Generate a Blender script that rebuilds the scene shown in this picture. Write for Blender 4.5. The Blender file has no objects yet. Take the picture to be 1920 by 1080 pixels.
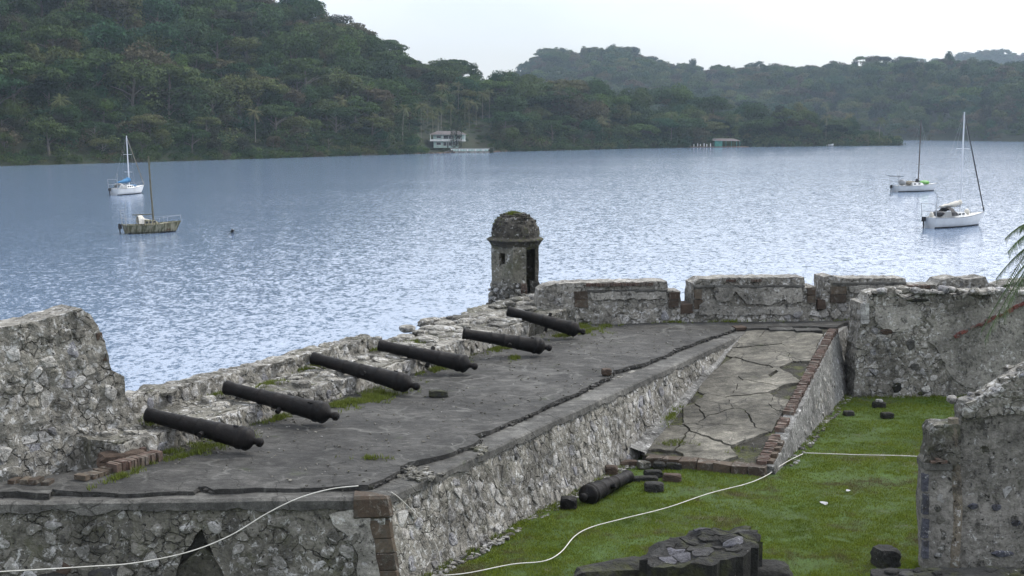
import bpy, bmesh, math, random
import numpy as np
from mathutils import Vector, noise
from mathutils.geometry import delaunay_2d_cdt
random.seed(7); np.random.seed(7)
R = math.radians
SC = bpy.context.scene
COL = SC.collection

# ------------------------------------------------------------------ camera
CAMH = 10.6; FPX = 2400.0; TH = math.atan(305 / FPX)
cam = bpy.data.cameras.new('camera'); camo = bpy.data.objects.new('camera', cam); COL.objects.link(camo)
cam.sensor_width = 36; cam.lens = 45; cam.clip_start = 0.5; cam.clip_end = 9000
camo.location = (0, 0, CAMH); camo.rotation_euler = (R(90) - TH, 0, 0)
SC.camera = camo

# ------------------------------------------------------------------ sky, sun, exposure
SUN_EL, SUN_AZ = R(46), R(56)          # azimuth from +Y towards +X
SC.view_settings.view_transform = 'Standard'; SC.view_settings.look = 'None'
SC.view_settings.exposure = 0.5; SC.view_settings.gamma = 1
SC.view_settings.use_curve_mapping = False
W = bpy.data.worlds.new('World'); SC.world = W; W.use_nodes = True
nt = W.node_tree; nt.nodes.clear()
def wn(t, **k):
    n = nt.nodes.new(t)
    for a, b in k.items(): setattr(n, a, b)
    return n
out = wn('ShaderNodeOutputWorld'); bg = wn('ShaderNodeBackground'); bg.inputs[1].default_value = 0.1
sky = wn('ShaderNodeTexSky', sky_type='NISHITA', sun_disc=False)
sky.sun_elevation = SUN_EL; sky.sun_rotation = SUN_AZ; sky.air_density = 1.2; sky.dust_density = 1.0
tc = wn('ShaderNodeTexCoord'); mp = wn('ShaderNodeMapping'); mp.inputs['Scale'].default_value = (1, 1, 2.6)
nz = wn('ShaderNodeTexNoise'); nz.inputs['Scale'].default_value = 2.2; nz.inputs['Detail'].default_value = 7; nz.inputs['Roughness'].default_value = 0.55
rp = wn('ShaderNodeValToRGB'); rp.color_ramp.elements[0].position = 0.3; rp.color_ramp.elements[0].color = (.62,.62,.62,1); rp.color_ramp.elements[1].position = 0.62; rp.color_ramp.elements[1].color = (1,1,1,1)
cl = wn('ShaderNodeValToRGB'); cl.color_ramp.elements[0].position = 0.32; cl.color_ramp.elements[0].color = (.77, .80, .86, 1); cl.color_ramp.elements[1].position = 0.66; cl.color_ramp.elements[1].color = (.95, .96, .99, 1)
sc10 = wn('ShaderNodeMix', data_type='RGBA', blend_type='MULTIPLY'); sc10.inputs[0].default_value = 1; sc10.inputs[7].default_value = (20., 20., 20., 1)
mx = wn('ShaderNodeMix', data_type='RGBA')
L = nt.links.new
L(tc.outputs['Generated'], mp.inputs[0]); L(mp.outputs[0], nz.inputs['Vector'])
L(nz.outputs[0], rp.inputs[0]); L(nz.outputs[0], cl.inputs[0])
sx_ = wn('ShaderNodeSeparateXYZ'); L(tc.outputs['Generated'], sx_.inputs[0]); gr = wn('ShaderNodeValToRGB'); e = gr.color_ramp.elements
e[0].position = 0.05; e[0].color = (.40, .40, .40, 1); e[1].position = .32; e[1].color = (.86, .885, .93, 1)
gm = wn('ShaderNodeMix', data_type='RGBA', blend_type='MULTIPLY'); gm.inputs[0].default_value = 1; L(sx_.outputs[2], gr.inputs[0]); L(cl.outputs[0], gm.inputs[6]); L(gr.outputs[0], gm.inputs[7])
dt = wn('ShaderNodeVectorMath', operation='DOT_PRODUCT'); L(tc.outputs['Generated'], dt.inputs[0]); dt.inputs[1].default_value = (math.sin(SUN_AZ) * math.cos(SUN_EL), math.cos(SUN_AZ) * math.cos(SUN_EL), math.sin(SUN_EL))
gl = wn('ShaderNodeValToRGB'); gl.color_ramp.elements[0].position = .45; gl.color_ramp.elements[0].color = (.88, .88, .88, 1); gl.color_ramp.elements[1].position = 1.; gl.color_ramp.elements[1].color = (1.9, 1.85, 1.8, 1); L(dt.outputs['Value'], gl.inputs[0])
g2 = wn('ShaderNodeMix', data_type='RGBA', blend_type='MULTIPLY'); g2.inputs[0].default_value = 1; L(gm.outputs[2], g2.inputs[6]); L(gl.outputs[0], g2.inputs[7])
L(g2.outputs[2], sc10.inputs[6]); L(rp.outputs[0], mx.inputs[0]); L(sky.outputs[0], mx.inputs[6]); L(sc10.outputs[2], mx.inputs[7])
L(mx.outputs[2], bg.inputs[0]); L(bg.outputs[0], out.inputs[0])
sun = bpy.data.lights.new('sun', 'SUN'); sun.energy = 2.3; sun.angle = R(12); sun.color = (1, .93, .82)
suno = bpy.data.objects.new('sun', sun); COL.objects.link(suno)
sd = Vector((math.sin(SUN_AZ) * math.cos(SUN_EL), math.cos(SUN_AZ) * math.cos(SUN_EL), math.sin(SUN_EL)))
suno.rotation_euler = sd.to_track_quat('Z', 'Y').to_euler()
SC.cycles.max_bounces = 5; SC.cycles.diffuse_bounces = 2; SC.cycles.glossy_bounces = 2
SC.cycles.transparent_max_bounces = 6; SC.cycles.volume_bounces = 0
SC.cycles.caustics_reflective = False; SC.cycles.caustics_refractive = False

# ------------------------------------------------------------------ picture -> place
_c, _s = math.cos(TH), math.sin(TH)
def ray(px, py): return Vector((px - 960, FPX * _c + (540 - py) * _s, -FPX * _s + (540 - py) * _c))
def at(px, py, z):
    r = ray(px, py); k = (z - CAMH) / r.z; return Vector((r.x * k, r.y * k, z))
def atY(px, py, Y):
    r = ray(px, py); k = Y / r.y; return Vector((r.x * k, Y, CAMH + r.z * k))

# ------------------------------------------------------------------ objects
def tag(o, label=None, cat=None, group=None, kind=None):
    if label: o['label'] = label
    if cat: o['category'] = cat
    if group: o['group'] = group
    if kind: o['kind'] = kind
    return o
def empty(name, loc, label, cat, group=None):
    o = bpy.data.objects.new(name, None); COL.objects.link(o); o.location = loc; o.empty_display_size = .2
    return tag(o, label, cat, group)
def link(name, me, mat=None, parent=None, loc=None):
    """mesh in world coordinates; parents are unrotated empties or meshes, children keep world placing"""
    o = bpy.data.objects.new(name, me); COL.objects.link(o)
    if mat is not None and not me.materials: me.materials.append(mat)
    if loc is not None: o.location = loc
    if parent is not None:
        o.parent = parent; o.location = o.location - wloc(parent)
    return o
def wloc(o):
    v = Vector(o.location)
    while o.parent: o = o.parent; v += o.location
    return v
def mesh(vs, fs, smooth=False):
    me = bpy.data.meshes.new('m'); me.from_pydata([tuple(v) for v in vs], [], fs); me.update()
    if smooth: me.polygons.foreach_set('use_smooth', [True] * len(me.polygons))
    return me
class MB:
    def __init__(s): s.v = []; s.f = []
    def add(s, vs, fs):
        b = len(s.v); s.v += [Vector(v) for v in vs]; s.f += [tuple(i + b for i in f) for f in fs]
    def box(s, c, size, rz=0, jit=0, rx=0, ry=0):
        from mathutils import Euler
        m = Euler((rx, ry, rz)).to_matrix(); c = Vector(c)
        vs = []
        for z in (-.5, .5):
            for x, y in ((-.5, -.5), (.5, -.5), (.5, .5), (-.5, .5)):
                p = Vector((x * size[0], y * size[1], z * size[2]))
                if jit: p += Vector([random.uniform(-jit, jit) for _ in range(3)])
                vs.append(c + m @ p)
        s.add(vs, [(3, 2, 1, 0), (4, 5, 6, 7), (0, 1, 5, 4), (1, 2, 6, 5), (2, 3, 7, 6), (3, 0, 4, 7)])
    def tube(s, pts, r, n=6, cap=True):
        pts = [Vector(p) for p in pts]; rs = r if isinstance(r, (list, tuple)) else [r] * len(pts)
        rings = []; prev = None
        for i, p in enumerate(pts):
            t = (pts[min(i + 1, len(pts) - 1)] - pts[max(i - 1, 0)]).normalized()
            a = Vector((0, 0, 1)) if abs(t.z) < .9 else Vector((1, 0, 0))
            if prev is not None: a = prev
            u = (a - t * a.dot(t)).normalized(); w = t.cross(u); prev = u
            rings.append([p + (u * math.cos(6.28318 * k / n) + w * math.sin(6.28318 * k / n)) * rs[i] for k in range(n)])
        vs = [v for q in rings for v in q]; fs = []
        for i in range(len(pts) - 1):
            for k in range(n):
                a, b = i * n + k, i * n + (k + 1) % n; fs.append((a, b, b + n, a + n))
        if cap: fs.append(tuple(range(n - 1, -1, -1))); fs.append(tuple(range((len(pts) - 1) * n, len(pts) * n)))
        s.add(vs, fs)
    def build(s, name, mat, parent=None, smooth=False, org=None):
        if org is None:
            org = sum(s.v, Vector()) / max(1, len(s.v))
        return link(name, mesh([v - org for v in s.v], s.f, smooth), mat, parent, org)

# ------------------------------------------------------------------ materials
class NM:
    def __init__(s, name):
        s.m = bpy.data.materials.new(name); s.m.use_nodes = True; s.t = s.m.node_tree; s.t.nodes.clear()
        s.out = s.n('ShaderNodeOutputMaterial'); s.b = s.n('ShaderNodeBsdfPrincipled'); s.t.links.new(s.b.outputs[0], s.out.inputs[0])
        s.b.inputs['Specular IOR Level'].default_value = .25
        g = s.n('ShaderNodeNewGeometry'); s.pos = g.outputs['Position']; s.isl = g.outputs['Random Per Island']; s.nrm = g.outputs['Normal']
        s.rnd = s.n('ShaderNodeObjectInfo').outputs['Random']
    def n(s, t, **k):
        x = s.t.nodes.new(t)
        for a, b in k.items(): setattr(x, a, b)
        return x
    def put(s, sock, v):
        if isinstance(v, bpy.types.NodeSocket): s.t.links.new(v, sock)
        elif isinstance(v, tuple) and sock.type == 'RGBA': sock.default_value = (*v[:3], 1)
        else: sock.default_value = v
    def map(s, sc, vec=None):
        x = s.n('ShaderNodeMapping'); s.put(x.inputs[0], vec or s.pos); x.inputs['Scale'].default_value = sc; return x.outputs[0]
    def noise(s, sc, det=5, ro=.6, vec=None, dist=0):
        x = s.n('ShaderNodeTexNoise'); s.put(x.inputs['Vector'], vec or s.pos)
        x.inputs['Scale'].default_value = sc; x.inputs['Detail'].default_value = det; x.inputs['Roughness'].default_value = ro; x.inputs['Distortion'].default_value = dist
        return x.outputs[0]
    def warp(s, sc, amt, vec=None):
        x = s.n('ShaderNodeTexNoise'); s.put(x.inputs['Vector'], vec or s.pos); x.inputs['Scale'].default_value = sc; x.inputs['Detail'].default_value = 3
        a = s.n('ShaderNodeVectorMath', operation='MULTIPLY_ADD'); s.put(a.inputs[0], x.outputs[1]); a.inputs[1].default_value = (amt,) * 3; s.put(a.inputs[2], vec or s.pos)
        return a.outputs[0]
    def edge(s, sc, vec=None):
        x = s.n('ShaderNodeTexVoronoi', feature='DISTANCE_TO_EDGE'); s.put(x.inputs['Vector'], vec or s.pos); x.inputs['Scale'].default_value = sc; return x.outputs['Distance']
    def ramp(s, f, st, ip='LINEAR'):
        x = s.n('ShaderNodeValToRGB'); s.put(x.inputs[0], f); e = x.color_ramp.elements; x.color_ramp.interpolation = ip
        while len(e) < len(st): e.new(.5)
        for q, (p, c) in zip(e, st):
            q.position = p; q.color = (c, c, c, 1) if not isinstance(c, tuple) else (*c, 1)
        return x.outputs[0]
    def mix(s, f, a, b, bt='MIX'):
        x = s.n('ShaderNodeMix', data_type='RGBA', blend_type=bt); s.put(x.inputs[0], f); s.put(x.inputs[6], a); s.put(x.inputs[7], b); return x.outputs[2]
    def math(s, op, a, b=0.0, c=0.0):
        x = s.n('ShaderNodeMath', operation=op); s.put(x.inputs[0], a); s.put(x.inputs[1], b); s.put(x.inputs[2], c); return x.outputs[0]
    def bump(s, h, st=.5, d=.02, nrm=None):
        x = s.n('ShaderNodeBump'); s.put(x.inputs['Height'], h); x.inputs['Strength'].default_value = st; x.inputs['Distance'].default_value = d
        if nrm: s.put(x.inputs['Normal'], nrm)
        return x.outputs[0]
    def rand(s): return s.math('FRACT', s.math('MULTIPLY_ADD', s.rnd, 7.31, s.isl))
    def done(s, col, rough=.9, nrm=None):
        s.put(s.b.inputs['Base Color'], col); s.put(s.b.inputs['Roughness'], rough)
        if nrm: s.put(s.b.inputs['Normal'], nrm)
        return s.m

def stone_like(name, stops, dark=.45, moss=.3, white=.3, k=1.0, cracks=False):
    m = NM(name); r = m.rand()
    base = m.ramp(r, [(p, tuple(x * k for x in c)) for p, c in stops])
    mott = m.ramp(m.noise(14, 8, .7), [(.3, .6), (.7, 1.3)])
    c = m.mix(1, base, mott, 'MULTIPLY')
    wm = m.ramp(m.noise(7, 7, .72, m.warp(3, .3)), [(.58 - white * .15, 0.), (.64 - white * .1, .8)])
    c = m.mix(wm, c, (.46 * k, .46 * k, .45 * k))
    dk = m.ramp(m.noise(3.6, 9, .78, m.map((1, 1, .8))), [(.43 - dark * .12, .8), (.44 + dark * .06, 0.)])
    c = m.mix(dk, c, (.03, .029, .027))
    big = m.ramp(m.noise(.7, 6, .65), [(.36, .5), (.56, 1.12)])
    c = m.mix(1, c, big, 'MULTIPLY')
    mo = m.ramp(m.noise(1.7, 6, .7), [(.58 - moss * .1, 0.), (.74, moss * 1.6)])
    c = m.mix(mo, c, (.05, .055, .018))
    hb = m.noise(26, 8, .75); hb2 = m.noise(7, 5, .6)
    pit = m.ramp(m.noise(13, 3, .6, m.warp(4, .2)), [(.30, 1.), (.36, 0.)]); c = m.mix(m.math('MULTIPLY', pit, .85), c, (.012, .011, .010)); hb2 = m.math('SUBTRACT', hb2, pit)
    if cracks:
        e_ = m.edge(4.6, m.warp(5., .16)); q = m.math('MULTIPLY', m.ramp(e_, [(0, .75), (.025, .5), (.06, 0.)]), m.ramp(m.noise(2.2, 4), [(.46, 0.), (.60, 1.)]))
        c = m.mix(q, c, (.012, .012, .010)); hb2 = m.math('SUBTRACT', hb2, q)
    return m.done(c, .93, m.bump(hb2, .9, .08, m.bump(hb, 1., .035)))
GREYS = [(0, (.13, .122, .105)), (.3, (.20, .19, .165)), (.5, (.22, .22, .235)), (.65, (.27, .255, .22)), (.84, (.34, .33, .31)), (1, (.42, .41, .39))]
M = {}
M['stone'] = stone_like('wall stone', GREYS, .42, .2, .35, .92)
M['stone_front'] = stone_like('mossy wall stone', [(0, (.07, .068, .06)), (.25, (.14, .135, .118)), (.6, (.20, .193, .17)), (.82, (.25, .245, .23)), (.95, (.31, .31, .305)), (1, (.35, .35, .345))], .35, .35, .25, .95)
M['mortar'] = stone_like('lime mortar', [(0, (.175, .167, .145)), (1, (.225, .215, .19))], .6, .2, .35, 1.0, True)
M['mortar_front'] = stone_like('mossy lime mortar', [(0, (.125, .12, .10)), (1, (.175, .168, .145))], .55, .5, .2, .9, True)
M['plaster'] = stone_like('old lime plaster', [(0, (.215, .207, .185)), (1, (.27, .26, .235))], .35, .12, .1)
M['darkplaster'] = stone_like('weathered dark plaster', [(0, (.17, .163, .147)), (.6, (.205, .196, .178)), (1, (.235, .225, .205))], .4, .2, -.1, 1.)  # darker plaster tone of the gate pier and the near right wall
M['blackstone'] = stone_like('black lichened stone', [(0, (.012, .012, .011)), (.7, (.022, .022, .020)), (1, (.045, .045, .045))], .5, .7, -.5)
M['dome'] = stone_like('lichened dome masonry', [(0, (.030, .028, .024)), (1, (.055, .051, .043))], .7, .8, -.1)

def concrete(name, c0, c1, light, dark=.5, lines=1.):
    m = NM(name)
    n1 = m.noise(1.1, 8, .7); c = m.ramp(n1, [(.32, c0), (.68, c1)])
    c = m.mix(1, c, m.ramp(m.noise(.42, 6, .7, m.warp(.4, 1.5)), [(.36, .62), (.5, 1.), (.62, 1.5)]), 'MULTIPLY')
    st = m.noise(3.2, 9, .78, m.map((1, 1.6, 1)))
    c = m.mix(1, c, m.ramp(st, [(.32, .42), (.5, 1.), (.66, 1.8)]), 'MULTIPLY')
    sp = m.ramp(m.noise(60, 4, .8), [(.35, .55), (.65, 1.45)]); c = m.mix(1, c, sp, 'MULTIPLY')
    w = m.warp(1.1, 1.1)
    e = m.edge(.62, w); ln = m.ramp(e, [(0, .7 * lines), (.012, .4 * lines), (.03, 0.)])
    ln = m.math('MULTIPLY', ln, m.ramp(m.noise(.8, 3), [(.46, 0.), (.6, 1.)]))
    c = m.mix(ln, c, light)
    e2 = m.edge(1.15, m.warp(2.3, .5)); d2 = m.ramp(e2, [(0, .8), (.012, .5), (.03, 0.)])
    d2 = m.math('MULTIPLY', d2, m.ramp(m.noise(.55, 3), [(.45, 0.), (.55, dark)]))
    c = m.mix(d2, c, (.012, .012, .01))
    pt = m.ramp(m.noise(1.6, 6, .7, m.warp(.5, 1.)), [(.60, 0.), (.66, .35)]); c = m.mix(pt, c, light)
    mo = m.ramp(m.noise(1.3, 7, .75, m.warp(.7, .6)), [(.6, 0.), (.75, .6)]); c = m.mix(mo, c, (.035, .05, .012))
    h = m.noise(40, 6, .8); h2 = m.noise(6, 6, .6)
    return m.done(c, .88, m.bump(m.math('SUBTRACT', h2, d2), .6, .05, m.bump(h, .8, .02)))
M['deck'] = concrete('dark weathered concrete', (.020, .020, .019), (.042, .041, .038), (.11, .11, .102))
M['coping'] = concrete('grey lime coping', (.040, .040, .037), (.078, .076, .070), (.13, .128, .118), .6, .3)
M['ramp'] = concrete('ramp slab concrete', (.036, .034, .027), (.105, .099, .083), (.15, .142, .12), .9, 0.)
M['crackfill'] = stone_like('soil in cracks', [(0, (.02, .02, .015)), (1, (.04, .036, .03))], .6, 1.2, -.4)
M['slabedge'] = stone_like('slab edge shingle', [(0, (.03, .03, .028)), (1, (.05, .048, .045))], .5, .3, -.2)

def simple(name, col, rough=.8, var=.25, sc=8., bump=.3, bd=.01, spec=.25, metal=0., rand=0.):
    m = NM(name); n = m.noise(sc, 6, .65)
    c = m.mix(1, col, m.ramp(n, [(.3, 1 - var), (.7, 1 + var)]), 'MULTIPLY')
    if rand: c = m.mix(1, c, m.ramp(m.rand(), [(0, 1 - rand), (1, 1 + rand)]), 'MULTIPLY')
    m.b.inputs['Specular IOR Level'].default_value = spec; m.b.inputs['Metallic'].default_value = metal
    return m.done(c, rough, m.bump(m.noise(sc * 4, 5, .7), bump, bd) if bump else None)
def brickm(name, stops):
    m = NM(name); c = m.ramp(m.rand(), stops)
    c = m.mix(1, c, m.ramp(m.noise(18, 6, .7), [(.3, .6), (.7, 1.35)]), 'MULTIPLY')
    c = m.mix(m.ramp(m.noise(6, 7, .75), [(.50, 0.), (.60, .7)]), c, (.05, .048, .04))
    c = m.mix(m.ramp(m.noise(5, 7, .75, m.warp(1, 2.)), [(.54, 0.), (.62, .75)]), c, (.15, .14, .125))
    return m.done(c, .9, m.bump(m.noise(30, 6, .7), .8, .02))
M['brick'] = brickm('old red brick', [(0, (.050, .033, .027)), (.5, (.080, .050, .040)), (1, (.10, .078, .063))])
M['sandstone'] = brickm('rusty sandstone', [(0, (.036, .027, .020)), (.5, (.055, .039, .027)), (1, (.075, .060, .044))])
M['rust'] = simple('rust stained stone', (.045, .032, .024), .9, .5, 6, .8, .03)
m = NM('cast iron'); c = m.ramp(m.noise(5, 7, .7), [(.3, (.0018, .0016, .0017)), (.5, (.003, .0026, .0026)), (.72, (.010, .0075, .0065))])
c = m.mix(m.ramp(m.noise(1.8, 4), [(.5, 0.), (.7, .4)]), c, (.012, .009, .008)); m.b.inputs['Specular IOR Level'].default_value = .16
M['iron'] = m.done(c, m.ramp(m.noise(9, 5), [(.3, .5), (.7, .8)]), m.bump(m.noise(22, 8, .75), .7, .02))
m = NM('pale rope'); M['rope'] = m.done(m.mix(m.ramp(m.noise(6, 4), [(.4, 0.), (.6, .5)]), (.45, .44, .41), (.27, .26, .23)), .7)
m = NM('lawn soil')
c = m.ramp(m.noise(.55, 8, .72), [(.34, (.075, .068, .042)), (.42, (.035, .058, .012)), (.62, (.042, .078, .012))])
c = m.mix(1, c, m.ramp(m.noise(7, 6, .7), [(.3, .6), (.7, 1.3)]), 'MULTIPLY')
M['soil'] = m.done(c, .95, m.bump(m.noise(30, 6, .8), 1, .04))
def leafm(name, stops, tr=.25, var=(.5, 1.5), r2=None):
    m = NM(name); c = m.ramp(r2(m) if r2 else m.rnd, stops)
    c = m.mix(1, c, m.ramp(m.isl, [(0, var[0]), (1, var[1])]), 'MULTIPLY')
    m.put(m.b.inputs['Base Color'], c); m.b.inputs['Roughness'].default_value = .85; m.b.inputs['Specular IOR Level'].default_value = .08
    if tr:
        t = m.n('ShaderNodeBsdfTranslucent'); m.put(t.inputs[0], c); x = m.n('ShaderNodeMixShader'); x.inputs[0].default_value = tr
        m.t.links.new(m.b.outputs[0], x.inputs[1]); m.t.links.new(t.outputs[0], x.inputs[2]); m.t.links.new(x.outputs[0], m.out.inputs[0])
    return m.m
M['grass'] = leafm('lawn grass', [(0, (.070, .105, .014)), (.3, (.105, .140, .018)), (.6, (.125, .155, .022)), (.85, (.115, .125, .036)), (1, (.105, .09, .05))], .2, (.6, 1.35),
                   lambda m: m.ramp(m.noise(.6, 6, .7), [(.34, 1.), (.41, .88), (.46, .5), (.7, .0)]))
M['weed'] = leafm('weeds', [(0, (.07, .10, .015)), (1, (.15, .17, .04))], .2, (.5, 1.2), lambda m: m.noise(2., 4))
M['leaf'] = leafm('jungle leaves', [(0, (.012, .030, .010)), (.15, (.024, .048, .015)), (.35, (.048, .066, .021)), (.5, (.016, .048, .022)), (.66, (.066, .076, .026)), (.76, (.062, .052, .032)), (.86, (.007, .018, .010)), (1, (.052, .088, .020))], .15, (.55, 1.5))
M['palmleaf'] = leafm('palm leaves', [(0, (.055, .072, .026)), (1, (.095, .092, .042))], .2, (.7, 1.3))
M['bark'] = simple('grey bark', (.10, .09, .075), .9, .3, 3, .5)
M['palmbark'] = simple('palm bark', (.17, .155, .13), .9, .2, 3, .3)
m = NM('hillside soil and scrub'); c = m.ramp(m.noise(.06, 8, .75), [(.35, (.010, .015, .007)), (.55, (.017, .024, .009)), (.7, (.030, .027, .014))])
M['hill'] = m.done(c, .95, m.bump(m.noise(.9, 6, .8), 1, .8))
M['shore'] = simple('shore rock', (.10, .07, .05), .9, .5, .6, .8, .3)

# water
m = NM('bay water')
m.b.inputs['Base Color'].default_value = (.105, .15, .225, 1); m.b.inputs['Roughness'].default_value = .12; m.b.inputs['IOR'].default_value = 1.55; m.b.inputs['Specular IOR Level'].default_value = .5
def slope(sc, stretch, det, off):
    x = m.n('ShaderNodeTexNoise'); mp_ = m.n('ShaderNodeMapping'); m.put(mp_.inputs[0], m.pos); mp_.inputs['Scale'].default_value = (1, stretch, 1); mp_.inputs['Location'].default_value = (off, off, 0)
    m.put(x.inputs['Vector'], mp_.outputs[0]); x.inputs['Scale'].default_value = sc; x.inputs['Detail'].default_value = det; x.inputs['Roughness'].default_value = .55
    v = m.n('ShaderNodeVectorMath', operation='SUBTRACT'); m.put(v.inputs[0], x.outputs[1]); v.inputs[1].default_value = (.5, .5, .5); return v.outputs[0]
def vsc(v, k):
    x = m.n('ShaderNodeVectorMath', operation='SCALE'); m.put(x.inputs[0], v); m.put(x.inputs['Scale'], k); return x.outputs[0]
def vadd(a, b):
    x = m.n('ShaderNodeVectorMath', operation='ADD'); m.put(x.inputs[0], a); m.put(x.inputs[1], b); return x.outputs[0]
amp = m.ramp(m.noise(.012, 5, .6, m.map((.5, 1.6, 1))), [(.34, .6), (.62, 1.05)])
w_ = vadd(vsc(slope(3.6, .62, 4, 0), .28), vadd(vsc(slope(1.0, .8, 3, 7), .11), vsc(slope(8., 1, 2, 3), .20)))
fl = m.n('ShaderNodeVectorMath', operation='MULTIPLY'); m.put(fl.inputs[0], vsc(w_, amp)); fl.inputs[1].default_value = (1, 1, 0)
ad = vadd(fl.outputs[0], m.nrm); no = m.n('ShaderNodeVectorMath', operation='NORMALIZE'); m.put(no.inputs[0], ad); m.put(m.b.inputs['Normal'], no.outputs[0])
M['water'] = m.m

# ------------------------------------------------------------------ geometry tools
def inside(p, poly):
    x, y = p; r = False; j = len(poly) - 1
    for i in range(len(poly)):
        xi, yi = poly[i][0], poly[i][1]; xj, yj = poly[j][0], poly[j][1]
        if (yi > y) != (yj > y) and x < (xj - xi) * (y - yi) / (yj - yi) + xi: r = not r
        j = i
    return r
def ragged(poly, step, amp, seed=0, only=None):
    """split every edge of an outline and shake the new points"""
    rnd = random.Random(seed); o = []
    for i in range(len(poly)):
        a = Vector(poly[i]); b = Vector(poly[(i + 1) % len(poly)]); L_ = (b - a).length; n = max(1, int(L_ / step)); o.append(a)
        k = amp if only is None or i in only else 0
        for j in range(1, n):
            p = a.lerp(b, j / n); q = Vector((-(b - a).y, (b - a).x)).normalized()
            o.append(p + q * rnd.uniform(-k, k) + (b - a).normalized() * rnd.uniform(-.3, .3) * step)
    return o
def triang(poly, holes, res, seed=0):
    rnd = random.Random(seed)
    pts = [Vector((p[0], p[1])) for p in poly]; edges = [(i, (i + 1) % len(poly)) for i in range(len(poly))]
    for h in holes:
        b = len(pts); pts += [Vector((p[0], p[1])) for p in h]; edges += [(b + i, b + (i + 1) % len(h)) for i in range(len(h))]
    nb = len(pts)
    x0 = min(p.x for p in pts); x1 = max(p.x for p in pts); y0 = min(p.y for p in pts); y1 = max(p.y for p in pts)
    bd = pts[:]
    grid = {}
    for q in bd: grid.setdefault((int(q.x // res), int(q.y // res)), []).append(q)
    y = y0 + res * .5; k = 0
    while y < y1:
        x = x0 + (res * .5 if k % 2 else 0)
        while x < x1:
            p = Vector((x + rnd.uniform(-.25, .25) * res, y + rnd.uniform(-.25, .25) * res))
            if inside(p, poly) and not any(inside(p, h) for h in holes):
                c0 = (int(p.x // res), int(p.y // res))
                if not any((q - p).length < res * .45 for i in (-1, 0, 1) for j in (-1, 0, 1) for q in grid.get((c0[0] + i, c0[1] + j), ())):
                    pts.append(p)
            x += res
        y += res; k += 1
    v, e, f, ov, oe, of = delaunay_2d_cdt(pts, edges, [], 0, 1e-5)
    fs = []
    for t in f:
        c = sum((v[i] for i in t), Vector((0, 0))) / len(t)
        if inside(c, poly) and not any(inside(c, h) for h in holes): fs.append(tuple(t))
    return v, fs
def solid(v, fs, front, back):
    """front/back: functions 2D point -> 3D; closes the rim"""
    n = len(v); vs = [front(p) for p in v] + [back(p) for p in v]
    F = list(fs) + [tuple(i + n for i in reversed(t)) for t in fs]
    cnt = {}
    for t in fs:
        for i in range(len(t)):
            a, b = t[i], t[(i + 1) % len(t)]; cnt[(a, b)] = 1
    for (a, b) in cnt:
        if (b, a) not in cnt: F.append((b, a, a + n, b + n))
    return vs, F
class Frame:
    """upright (or battered) wall plane from A to B; u along it, z up, outward towards the right-hand side of A->B"""
    def __init__(s, A, B, ztop=0, batter=0):
        s.A = Vector((A[0], A[1], 0)); d = Vector((B[0] - A[0], B[1] - A[1], 0)); s.L = d.length; s.d = d.normalized(); s.n = Vector((s.d.y, -s.d.x, 0)); s.zt = ztop; s.b = batter
    def P(s, u, z, o=0): return s.A + s.d * u + Vector((0, 0, z)) + s.n * (o + s.b * (s.zt - z))
    def uv(s, px, py):
        p0 = s.P(0, s.zt); q = (s.P(0, s.zt - 1) - p0); nn = s.d.cross(q); r = ray(px, py); o = Vector((0, 0, CAMH))
        k = (p0 - o).dot(nn) / r.dot(nn); h = o + r * k
        return Vector(((h - s.A).dot(s.d), h.z))
    def uvs(s, pts): return [s.uv(*p) for p in pts]
def fbm(p, sc, oct=4): return noise.fractal(p * sc, 1.0, 2.0, oct)
def panel(name, fr, poly, thick, mat, parent=None, res=.12, disp=.03, holes=[], seed=0, rag=0.03, back_disp=True, only=None):
    poly = ragged(poly, max(res * 1.2, .08), rag, seed, only)
    holes = [ragged(h, .12, .02, seed) for h in holes]
    v, fs = triang(poly, holes, res, seed)
    def front(p):
        q = fr.P(p.x, p.y); return q + fr.n * (fbm(q, 2.3) * disp + noise.noise(q * 9) * disp * .4)
    def back(p):
        q = fr.P(p.x, p.y, -thick); return q - fr.n * (fbm(q, 2.3) * disp)
    vs, F = solid(v, fs, front, back)
    # orient outward
    mb = MB(); mb.v = [Vector(x) for x in vs]; mb.f = F
    o = mb.build(name, mat, parent); fixn(o.data); return o, poly
def fixn(me):
    bm = bmesh.new(); bm.from_mesh(me); bmesh.ops.recalc_face_normals(bm, faces=bm.faces); bm.to_mesh(me); bm.free()
def hpanel(name, poly, z, thick, mat, parent=None, res=.3, disp=.02, seed=0, rag=.03, zf=None, only=None, sc=1.2):
    poly = ragged(poly, max(res, .1), rag, seed, only)
    v, fs = triang(poly, [], res, seed)
    zf = zf or (lambda p: z)
    def top(p):
        q = Vector((p.x, p.y, zf(p))); return q + Vector((0, 0, fbm(q, sc) * disp))
    vs, F = solid(v, fs, top, lambda p: top(p) - Vector((0, 0, thick)))
    mb = MB(); mb.v = vs; mb.f = F; o = mb.build(name, mat, parent); fixn(o.data); return o
def clip(poly, n, d):
    o = []
    for i in range(len(poly)):
        a = poly[i]; b = poly[(i + 1) % len(poly)]; da = a.dot(n) - d; db = b.dot(n) - d
        if da <= 0: o.append(a)
        if (da < 0 < db) or (db < 0 < da): o.append(a.lerp(b, da / (da - db)))
    return o
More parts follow.
